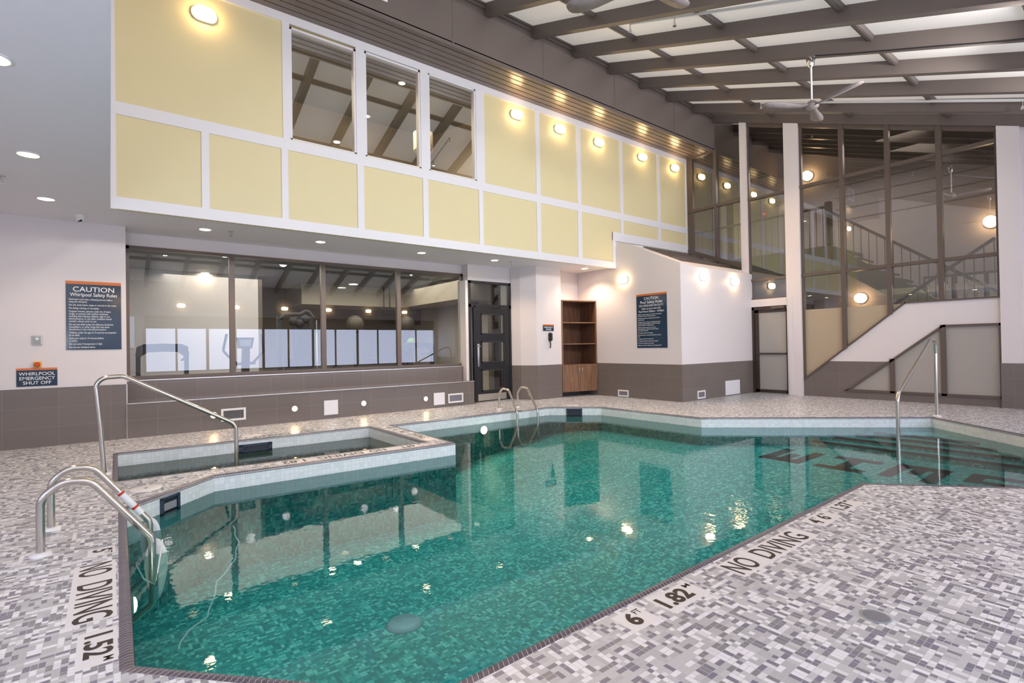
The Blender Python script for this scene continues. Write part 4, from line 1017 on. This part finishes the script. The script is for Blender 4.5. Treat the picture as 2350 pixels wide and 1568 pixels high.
pipe('thin white sprinkler pipe near the glass wall with two heads', [(xq, a.y, a.z), (xq, -1.0, a.z + sl * (-1.0 - a.y))], .025, [(xq, a.y, a.z), (xq, c_.y, c_.z)])
pts = [(9.07, 3.45 - .5 * k, zb(3.45 - .5 * k) - .005 - .012 * abs(math.sin(k * 1.2))) for k in range(11)]
t = MB().tube(pts, .010, 8).build('fan_cable', 'rubber'); tag(t, 'dark cable running along a roof beam from the fan', 'cable')
# ================================================================== rooms behind the glass
# gym
wallbox('floor_gym', 'gymdark', (-2, 10.0, 10.76, 17.2, -.06, .0))
wallbox('ceiling_gym', 'gymceil', (-2, 10.0, 10.76, 17.2, 3.28, 3.36))
wallbox('wall_gym_left', 'white', (-2.1, -2, 10.76, 17.2, 0, 3.3), (-2, 3.05, 14.6, 14.75, 0, 3.3))
wallbox('wall_gym_back', 'gymdark', (3.05, 10.0, 17.1, 17.2, 0, 3.3), (3.05, 3.15, 14.6, 17.2, 0, 3.3))
wallbox('wall_gym_right', 'gymwall', (9.9, 10.0, 10.76, 17.2, 0, 3.3), (8.75, 8.95, 12.3, 17.2, 0, 3.3))
wallbox('ceiling_gym_bulkhead', 'gymwall', (4.4, 9.9, 15.5, 17.1, 2.68, 3.28), (7.6, 8.75, 12.0, 17.1, 2.68, 3.28))
def glight(x, y, l, z=3.28):
    t = thing('gym_downlight', (x, y, z), l, 'ceiling light', 'gym ceiling lights'); b = MB(); b.lathe([(.10, 0), (.10, -.008), (.085, -.01)], (x, y, z), 'z', 18); b.build('trim_ring', 'plastic', t)
    b = MB(); b.lathe([(.083, -.006), (.08, -.011)], (x, y, z), 'z', 18); b.build('lens', 'gymlight', t)
p = gz(517, 588, 3.28); glight(p.x, p.y, 'lit gym ceiling light at the top of the first window pane')
p = gz(471, 626, 3.28); glight(p.x, p.y, 'lit gym ceiling light lower in the first window pane')
p = gz(752, 606, 3.28); glight(p.x, p.y, 'lit gym ceiling light at the top of the third window pane')
p = gz(945, 622, 3.28); glight(p.x, p.y, 'lit gym ceiling light at the top of the fourth window pane')
p = gz(811, 652, 2.68); glight(p.x, min(p.y, 16.8), 'lit gym ceiling light deep in the room behind the third pane', 2.68)
def gp3(px, py, y): return gy(px, py, y)
def treadmill(label, l, r, yy, top, dy=1.0):
    """seen from its console end; l, r side posts x; yy plane of the console"""
    t = thing('treadmill', ((l + r) / 2, yy + .6, 0), label, 'treadmill'); m = (l + r) / 2; w = r - l
    b = MB(); V = []
    pr_ = [(l, top - .22), (l + .02, top - .06), (l + .12, top - .01), (m, top), (r - .12, top - .01), (r - .02, top - .06), (r, top - .22), (r - .06, top - .25), (r - .18, top - .16), (m, top - .15), (l + .18, top - .16), (l + .06, top - .25)]
    b.prism(pr_[::-1], 'y', yy - .06, yy + .08); b.build('console', 'charcoal', t)
    for x in (l + .04, r - .04): b = MB(); b.bar((x, yy, top - .2), (x, yy + .10, .15), .07, .10, (0, 1, 0)); b.build('upright', 'black', t)
    b = MB(); b.bbox(l + .02, r - .02, yy - .05, yy + .45, .0, .30, .05); b.build('motor_cover', 'greyplastic', t)
    b = MB(); b.bbox(l + .05, r - .05, yy + .45, yy + 1.7, .0, .17, .02); b.build('running_belt', 'rubber', t)
    for x in (l + .06, r - .06): b = MB(); b.tube(fillet([(x, yy + .02, top - .22), (x, yy + .15, top - .30), (x, yy + .6, top - .32)], .05, 5), .022, 8); b.build('side_handle', 'rubber', t)
a = gp3(311, 862, 11.5); c_ = gp3(434, 862, 11.5); tp = gp3(365, 789, 11.5).z
treadmill('dark treadmill seen from its console end behind the first window pane', a.x, c_.x, 11.5, tp)
a = gp3(926, 838, 12.3); c_ = gp3(996, 838, 12.3); tp = gp3(960, 786, 12.3).z
treadmill('grey treadmill seen from its console end behind the fourth window pane', a.x, c_.x, 12.3, tp)
# elliptical
yy = 11.9; c = gp3(562, 800, yy); t = thing('elliptical_trainer', (c.x, yy, 0), 'elliptical trainer with curved handles between the first two window panes', 'elliptical trainer')
def q(px, py, y=yy): return tuple(gp3(px, py, y))
b = MB(); b.prism([(q(543, 775)[0], q(543, 775)[2]), (q(546, 800)[0], q(546, 800)[2]), (q(578, 800)[0], q(578, 800)[2]), (q(583, 775)[0], q(583, 775)[2])], 'y', yy - .03, yy + .06); b.build('console', 'charcoal', t)
b = MB(); b.face([q(550, 780, yy - .032), q(551, 795, yy - .032), q(575, 795, yy - .032), q(577, 780, yy - .032)]); b.build('display', 'greyplastic', t)
b = MB(); b.bar(q(564, 798), (c.x, yy + .1, .25), .14, .12, (0, 1, 0)); b.build('mast', 'black', t)
for s in ((520, 767, 512, 805, 524, 818, 543, 834), (598, 767, 605, 805, 594, 818, 580, 834)):
    b = MB(); b.tube(fillet([q(s[0], s[1]), q(s[2], s[3]), q(s[4], s[5]), q(s[6], s[7])], .08, 6), .025, 10); b.build('handle_arm', 'charcoal', t)
b = MB(); b.bar(q(541, 836), q(586, 833), .05, .06); b.build('cross_bar', 'black', t)
for s in (-1, 1): b = MB(); b.bar((c.x + s * .17, yy + .1, .32), (c.x + s * .17, yy + .75, .22), .14, .05); b.build('pedal', 'rubber', t)
b = MB(); b.bbox(c.x - .22, c.x + .22, yy - .05, yy + 1.0, .02, .30, .05); b.build('flywheel_housing', 'charcoal', t)
# multi gym
yy = 13.6; t = thing('multi_gym', (gp3(690, 850, yy).x, yy, 0), 'black multi gym tower with pulleys behind the second window pane', 'gym machine')
def Q(px, py, d=0): return tuple(gp3(px, py, yy + d))
for px in (640, 679, 712): b = MB(); b.bar(Q(px, 726), (Q(px, 726)[0], yy, .02), .10, .08, (0, 1, 0)); b.build('upright', 'black', t)
b = MB(); b.prism([(Q(681, 748)[0], Q(681, 748)[2]), (Q(681, 850)[0], .3), (Q(712, 850)[0], .3), (Q(712, 748)[0], Q(712, 748)[2])], 'y', yy - .05, yy + .3); b.build('weight_stack', 'rubber', t)
b = MB(); b.tube(fillet([Q(638, 735), Q(655, 722), Q(690, 722), Q(705, 712), Q(718, 730)], .12, 5), .05, 10); b.build('top_beam', 'black', t)
for px, py in ((672, 738), (700, 733), (688, 742)): b = MB(); o = Q(px, py, -.08); b.lathe([(.11, 0), (.11, -.04), (.03, -.05)], o, 'y', 16); b.build('pulley', 'charcoal', t)
b = MB(); b.tube([Q(726, 735), (Q(726, 735)[0], yy, .1)], .03, 10); b.build('guide_rod', 'chrome', t)
b = MB(); b.bbox(Q(650, 800)[0], Q(676, 800)[0], yy - .7, yy - .2, .42, .50, .03); b.build('seat', 'black', t)
b = MB(); b.bbox(Q(650, 800)[0], Q(676, 800)[0], yy - .2, yy - .1, .52, 1.15, .03); b.build('backrest', 'black', t)
b = MB(); b.bar((Q(645, 850)[0], yy - .8, .05), (Q(720, 850)[0], yy - .1, .05), .1, .08); b.build('base', 'black', t)
# recumbent bench in pane three
yy = 12.6; a = gp3(768, 826, yy); c_ = gp3(862, 842, yy)
t = thing('weight_bench', (c_.x, yy, 0), 'low black exercise bench with a raised end behind the third window pane', 'exercise bench')
b = MB(); b.bar((a.x, yy, .92), (a.x + .55, yy, .62), .3, .09); b.build('raised_pad', 'black', t)
b = MB(); b.bar((a.x + .5, yy, .62), (c_.x, yy, .66), .3, .10); b.build('seat_pad', 'black', t)
for x in (a.x + .45, c_.x - .1): b = MB(); b.bar((x, yy, .6), (x, yy, 0), .06, .06, (1, 0, 0)); b.build('leg', 'black', t)
for px in (851, 856): b = MB(); o = gp3(px, 828, yy - .16); b.lathe([(.09, 0), (.09, .05)], o, 'x', 14); b.build('weight_plate', 'rubber', t)
# exercise balls on stands
for px, py, rr, l, yy in ((815, 744, 20, 'left', 14.6), (933, 744, 19, 'right', 14.6)):
    c = gp3(px, py, yy); R_ = rr / 1177 * c.length * .95
    t = thing('ball_stand', (c.x, yy, 0), 'black upright exercise ball stand, %s of two behind the glass' % l, 'stand'); b = MB()
    zc_ = c.z - math.sqrt(R_ * R_ - .0225) - .06; b.tube([(c.x, yy, 0.02), (c.x, yy, zc_ + .002)], .05, 10); b.build('pole', 'rubber', t)
    b = MB(); b.lathe([(.32, 0), (.32, .03), (.1, .05)], (c.x, yy, 0), 'z', 18); b.build('base', 'black', t)
    b = MB(); b.lathe([(.08, 0), (.155, .045), (.152, .058)], (c.x, yy, zc_), 'z', 16); b.build('cradle', 'black', t)
    o = MB().ball((c.x, yy, c.z), R_).build('exercise_ball', 'ballgrey'); tag(o, 'grey brown exercise ball on the %s stand behind the glass' % l, 'exercise ball')
c = gp3(944, 786, 14.3); o = MB().ball(c, .14).build('exercise_ball', 'green'); tag(o, 'small bright green ball behind the fourth window pane', 'exercise ball')
# televisions hung from the ceiling
for (x0, x1, yt, yb), l, yy in (((871, 908, 709, 745), 'behind the third pane', 15.2), ((936, 966, 712, 747), 'behind the fourth pane', 15.2), ((1052, 1100, 676, 702), 'seen through the glass above the black door', 12.6)):
    a = gp3(x0, yt, yy); c_ = gp3(x1, yb, yy); t = thing('television', ((a.x + c_.x) / 2, yy, c_.z), 'black television hung from the gym ceiling, ' + l, 'television')
    b = MB(); b.bbox(a.x, c_.x, yy, yy + .07, c_.z, a.z, .01); b.build('casing', 'black', t)
    b = MB(); b.box(a.x + .03, c_.x - .03, yy - .004, yy + .001, c_.z + .05, a.z - .03); b.build('screen', 'screen', t)
    b = MB(); mx = (a.x + c_.x) / 2
    for s in (-.1, .1): b.tube([(mx + s, yy + .05, a.z - .05), (mx + s, yy + .05, 3.28)], .02, 8)
    b.build('ceiling_mount', 'black', t)
# lounge behind the upper windows
wallbox('wall_lounge', 'gymwall', (1.0, 7.6, 13.4, 13.5, 4.4, 7.9), (1.0, 1.1, YY + .2, 13.5, 4.4, 7.9), (7.5, 7.6, YY + .2, 13.5, 4.4, 7.9))
wallbox('floor_lounge', 'gymdark', (1.0, 7.6, YY + .16, 13.5, 4.3, 4.42))
b = MB(); b.face([(1.0, YY + .16, 6.95), (7.6, YY + .16, 6.95), (7.6, 13.5, 7.6), (1.0, 13.5, 7.6)]); struct(b.build('ceiling_lounge', 'gymceil'))
def lz(y): return 6.95 + (y - 8.91) * (.65 / 4.59)
for px, py, l in ((773, 325, 'behind the first upper window'), (843, 266, 'at the left edge of the second upper window'), (922, 190, 'high in the second upper window'), (1055, 321, 'behind the third upper window')):
    d = ray(px, py); tt = (6.95 - 8.91 * .13 - H + .0) / (d.z - .13 * d.y); tt = (6.95 + (0 - 8.91) * .13265 - H) / (d.z - .13265 * d.y)
    p = CAM + d * tt
    if not (YY + .3 < p.y < 13.3): p = CAM + d * (11.0 / d.y)
    t = thing('lounge_downlight', p, 'tiny lit spotlight ' + l, 'ceiling light', 'spotlights behind the upper windows'); b = MB(); b.lathe([(.085, .0), (.085, -.012), (.07, -.014)], p, 'z', 14); b.build('trim_ring', 'plastic', t)
    b = MB(); b.lathe([(.068, -.008), (.066, -.016)], p, 'z', 14); b.build('lens', 'gymlight', t)
yy = 10.6; c = gp3(971, 327, yy); a = gp3(944, 327, yy); R_ = abs(c.x - a.x) * .74; hz = (gp3(969, 306, yy).z - gp3(969, 347, yy).z) / 2
t = thing('drum_pendant', (c.x, yy, c.z), 'cream drum pendant lamp seen between the second and third upper windows', 'pendant lamp')
b = MB(); b.lathe([(R_, -hz), (R_, hz), (R_ * .98, hz), (R_ * .98, -hz + .01)], c, 'z', 28); b.build('shade', 'drum', t)
b = MB(); b.lathe([(R_ * .96, -hz + .015), (R_ * .95, -hz + .02)], c, 'z', 28); b.build('diffuser', 'drumglow', t)
b = MB(); b.tube([(c.x, yy, c.z + hz * .6), (c.x, yy, lz(yy))], .01, 8); b.build('cord', 'black', t)
# corridor and stair behind the end wall
XB = 17.6
wallbox('wall_corridor', 'corridorwall', (XB, XB + .1, -2.5, 11, 0, 9.2))
wallbox('ceiling_corridor_high', 'brown', (XF + .15, XB, 8.0, 10.5, 6.95, 7.05))
wallbox('wall_corridor_side', 'corridorwall', (XF + .15, XB, 10.4, 10.5, 0, 8.5), (XF + .15, XB, -2.6, -2.5, 0, 4))
wallbox('floor_corridor', 'gymdark', (XF + .12, XB, -2.5, 10.5, -.1, 0))
b = MB()
for z in (5.0, 5.35, 5.7, 6.05): b.box(XB - .012, XB, -2.5, 6.2, z, z + .03)
struct(b.build('wall_corridor_joints', 'gymdark'))
b = MB()
for x in (14.7, 15.8, 16.9): b.prism([(-2.5, roofz(-2.5) - .35), (9, roofz(9) - .35), (9, roofz(9)), (-2.5, roofz(-2.5))], 'x', x, x + .12)
struct(b.build('ceiling_corridor_beams', 'darkbronze'))
XR = 15.2
def R_at(px, py, x=XR): return gx(px, py, x)
ft = R_at(1850, 571); zl = ft.z; yl = R_at(1905, 567).y
wallbox('floor_landing', 'olive', (XR, XB, yl, 10.4, zl - .62, zl))
t = thing('stair_railing', (XR, yl, zl), 'dark landing railing with thin balusters behind the glass', 'railing')
zr = R_at(1870, 480).z; n0 = 10.2
b = MB(); b.bar((XR, yl, zr), (XR, n0, zr), .06, .06); b.build('handrail', 'darkbronze', t)
b = MB(); b.bar((XR, yl + .02, zl + .002), (XR, yl + .02, zr + .12), .14, .14, (0, 1, 0)); b.build('newel_post', 'darkbronze', t)
b = MB(); k = 0
y = yl + .16
while y < n0: b.tube([(XR, y, zl), (XR, y, zr)], .012, 6, False); y += .17
b.build('balusters', 'bronze', t)['kind'] = 'stuff'
s0 = R_at(1912, 565); s1 = R_at(2107, 663); h0 = R_at(1905, 490); h1 = R_at(2157, 609); e0_ = R_at(1945, 625); e1_ = R_at(2061, 688)
t = thing('staircase', (XR, s1.y, s1.z), 'olive green stair flight descending behind the glass wall', 'stairs')
slp = (s1.z - s0.z) / (s1.y - s0.y); ye = s1.y - 2.2; ze = s1.z + slp * (ye - s1.y)
yl -= .06
b = MB(); b.prism([(yl, s0.z), (ye, ze), (ye, ze - .55), (yl, s0.z - .55)], 'x', XR - .04, XR + .04); b.build('stringer', 'olive', t)
b = MB(); n = 14
for k in range(n):
    yk = yl + (ye - yl) * k / n; zk = s0.z + (ze - s0.z) * k / n; b.box(XR + .04, XR + 1.2, yk + (ye - yl) / n, yk, zk - .22, zk - .17)
b.build('treads', 'charcoal', t)
b = MB(); hs = (h1.z - h0.z) / (h1.y - h0.y); b.bar((XR, yl, h0.z), (XR, ye, h0.z + hs * (ye - yl)), .06, .07); b.build('handrail', 'darkbronze', t)
b = MB(); y = yl - .15
while y > ye: b.tube([(XR, y, s0.z + slp * (y - yl)), (XR, y, h0.z + hs * (y - yl))], .012, 6, False); y -= .17
b.build('balusters', 'bronze', t)['kind'] = 'stuff'
XQ = 14.3; a = R_at(2053, 699, XQ); c_ = R_at(2157, 630, XQ); t = thing('stair_handrail', (XQ, a.y, a.z - .9), 'dark lower stair handrail rising to the right behind the glass', 'railing')
sl = (c_.z - a.z) / (c_.y - a.y); b = MB(); b.bar((XQ, a.y + .4, a.z - sl * -.4), (XQ, c_.y - .9, c_.z + sl * -.9), .05, .06); b.build('handrail', 'darkbronze', t)
b = MB(); y = a.y + .2
while y > c_.y - .9: z = a.z + sl * (y - a.y); b.tube([(XQ, y, z), (XQ, y, z - .95)], .012, 6, False); y -= .16
b.build('balusters', 'bronze', t)['kind'] = 'stuff'
# upper corridor door, sign and alarm on the back wall
p0, p1 = gx(1664, 600, XB), gx(1716, 462, XB)
t = thing('corridor_door', (XB, (p0.y + p1.y) / 2, zl), 'cream lit door in a dark frame at the end of the upper corridor', 'door'); ya, yb_ = gx(1708, 500, XB).y, gx(1676, 500, XB).y; zt_ = gx(1690, 462, XB).z
b = MB(); b.box(XB - .05, XB, ya - .1, yb_ + .1, zl, zt_ + .1); b.build('frame', 'darkbronze', t)
b = MB(); b.box(XB - .07, XB - .05, ya, (ya + yb_) / 2 + .1, zl, zt_); b.build('leaf', 'cream', t)
b = MB(); b.box(XB - .06, XB - .0, yb_ + .12, yb_ + .32, zl, zt_); b.build('casing', 'white', t)
c = gx(1755, 492, XB); t = thing('fire_alarm', c, 'small red fire alarm box on the upper corridor wall', 'alarm'); b = MB(); b.bbox(XB - .06, XB, c.y - .1, c.y + .1, c.z - .09, c.z + .09, .01); b.build('box', 'red', t); b = MB(); b.box(XB - .063, XB - .06, c.y - .04, c.y + .04, c.z - .03, c.z + .03); b.build('call_plate', 'lettering', t)
a, c_ = gx(1753, 478, XB), gx(1794, 466, XB)
o = MB().bbox(XB - .03, XB, c_.y, a.y, a.z - .05, a.z + .12, .01).build('corridor_sign', 'bronze'); tag(o, 'narrow dark sign on the upper corridor wall', 'sign')
for px, py, l in ((1848, 402, 'high beside the second white column'), (2271, 507, 'at the right end of the wide glazing'), (1971, 684, 'low, in place of a sconce reflection')):  # last globe stands in for a wall sconce reflected in the glass
    p = gx(px, py, XB - .25); t = thing('corridor_lamp', p, 'round lit corridor lamp behind the glass, ' + l, 'wall light', 'round lamps in the corridor'); b = MB(); b.lathe([(.16, .25), (.16, .22), (.14, .2)], p, 'x', 18); b.build('base', 'plastic', t)
    b = MB(); b.ball((p.x + .08, p.y, p.z), .14); b.build('globe', 'sconceglow', t)
for px, py in ((1662, 424), (1862, 682), (1901, 685), (2002, 684), (2096, 681), (2224, 670)):
    p = gx(px, py, XB - .1); t = None
# lower hall behind the frosted pane: dark reveal band of windows
b = MB(); ww = gx(2120, 640, XB); b.box(XB - .03, XB, gx(2300, 640, XB).y - .4, gx(2120, 640, XB).y, 2.1, gx(2200, 628, XB).z); w = sroot('window_20', (XB, 0, 0))
b.build('window_frame', 'darkbronze', w); b = MB()
yA, yB2 = gx(2300, 640, XB).y - .35, gx(2120, 640, XB).y; zt_ = gx(2200, 634, XB).z
for k in range(3): d_ = (yB2 - yA) / 3; b.box(XB - .04, XB - .03, yA + k * d_ + .05, yA + (k + 1) * d_ - .05, 2.15, zt_)
b.build('window_pane', 'frost', w)
# ================================================================== light
def area(name, loc, rot, sx, sy, power, colr=(1, 1, 1)):
    l = bpy.data.lights.new(name, 'AREA'); l.shape = 'RECTANGLE'; l.size = sx; l.size_y = sy; l.energy = power; l.color = colr
    o = bpy.data.objects.new(name, l); col.objects.link(o); o.location = loc; o.rotation_euler = rot; return o
area('gym_light', (4.5, 13.2, 3.2), (0, 0, 0), 7, 3, 80, (1, .9, .76))
area('lounge_light', (4.2, 11, 6.8), (0, 0, 0), 4, 2, 110, (1, .88, .7))
area('corridor_light', (15.4, 4.5, 6.2), (0, 0, 0), 2, 6, 100, (1, .93, .86))
area('corridor_low_light', (15.6, 2.5, 2.6), (0, 0, 0), 2, 5, 40, (1, .9, .76))

def spot(loc, power, colr, ang=130, tilt=0):
    l = bpy.data.lights.new('downlight_and_fill_lamp', 'SPOT'); l.energy = power; l.color = colr; l.spot_size = math.radians(ang); l.spot_blend = .6; l.shadow_soft_size = .07
    o = bpy.data.objects.new('downlight_and_fill_lamp', l); col.objects.link(o); o.location = loc; o.rotation_euler = (math.radians(tilt), 0, 0)
area('low_ceiling_fill', (-1.5, -.6, 1.7), (PI + math.radians(-12), 0, 0), .7, .7, 46, (.90, .95, 1))  # added unseen lamp aimed up to brighten the low ceiling
for k, (sx_, sy_) in enumerate(((1.5, .3), (3.9, .9), (5.3, .2), (8.2, .7), (9.4, 1.2), (10.7, .3))):  # added fill lamps without fixtures, out of view, to brighten the walls
    l = bpy.data.lights.new('hall_fill', 'SPOT'); l.energy = 120; l.color = (1, .97, .94); l.spot_size = math.radians(150); l.spot_blend = 1.0; l.shadow_soft_size = .14
    o = bpy.data.objects.new('hall_fill', l); col.objects.link(o); o.location = (sx_, sy_, roofz(sy_) - .33); o.rotation_euler = (math.radians(80), 0, 0)
for x, y in ((-.60, 4.81), (-.625, 6.95), (-.63, 8.82), (1.235, 9.64), (3.08, 9.62), (5.156, 9.60), (7.0, 9.53), (9.73, 9.3)): spot((x, y, ZS - .03), 18 if x < 0 else 52, (1, .74, .52))
for x in (3.6, 6.2, 8.8, 11.6): spot((x, 8.0, 6.72), 130, (1, .60, .34), 84, -37)  # added warm fill under the slats to warm the far deck, no fixtures
wd = bpy.data.worlds.new('world'); sc.world = wd; wd.use_nodes = True
bg = wd.node_tree.nodes['Background']; bg.inputs[0].default_value = (.75, .82, .95, 1); bg.inputs[1].default_value = .5
sc.view_settings.view_transform = 'Standard'; sc.view_settings.look = 'None'; sc.view_settings.exposure = 1.15
cy = sc.cycles
cy.caustics_reflective = False; cy.caustics_refractive = False
cy.max_bounces = 7; cy.diffuse_bounces = 3; cy.glossy_bounces = 4; cy.transparent_max_bounces = 12; cy.transmission_bounces = 4
cy.sample_clamp_indirect = 6.0
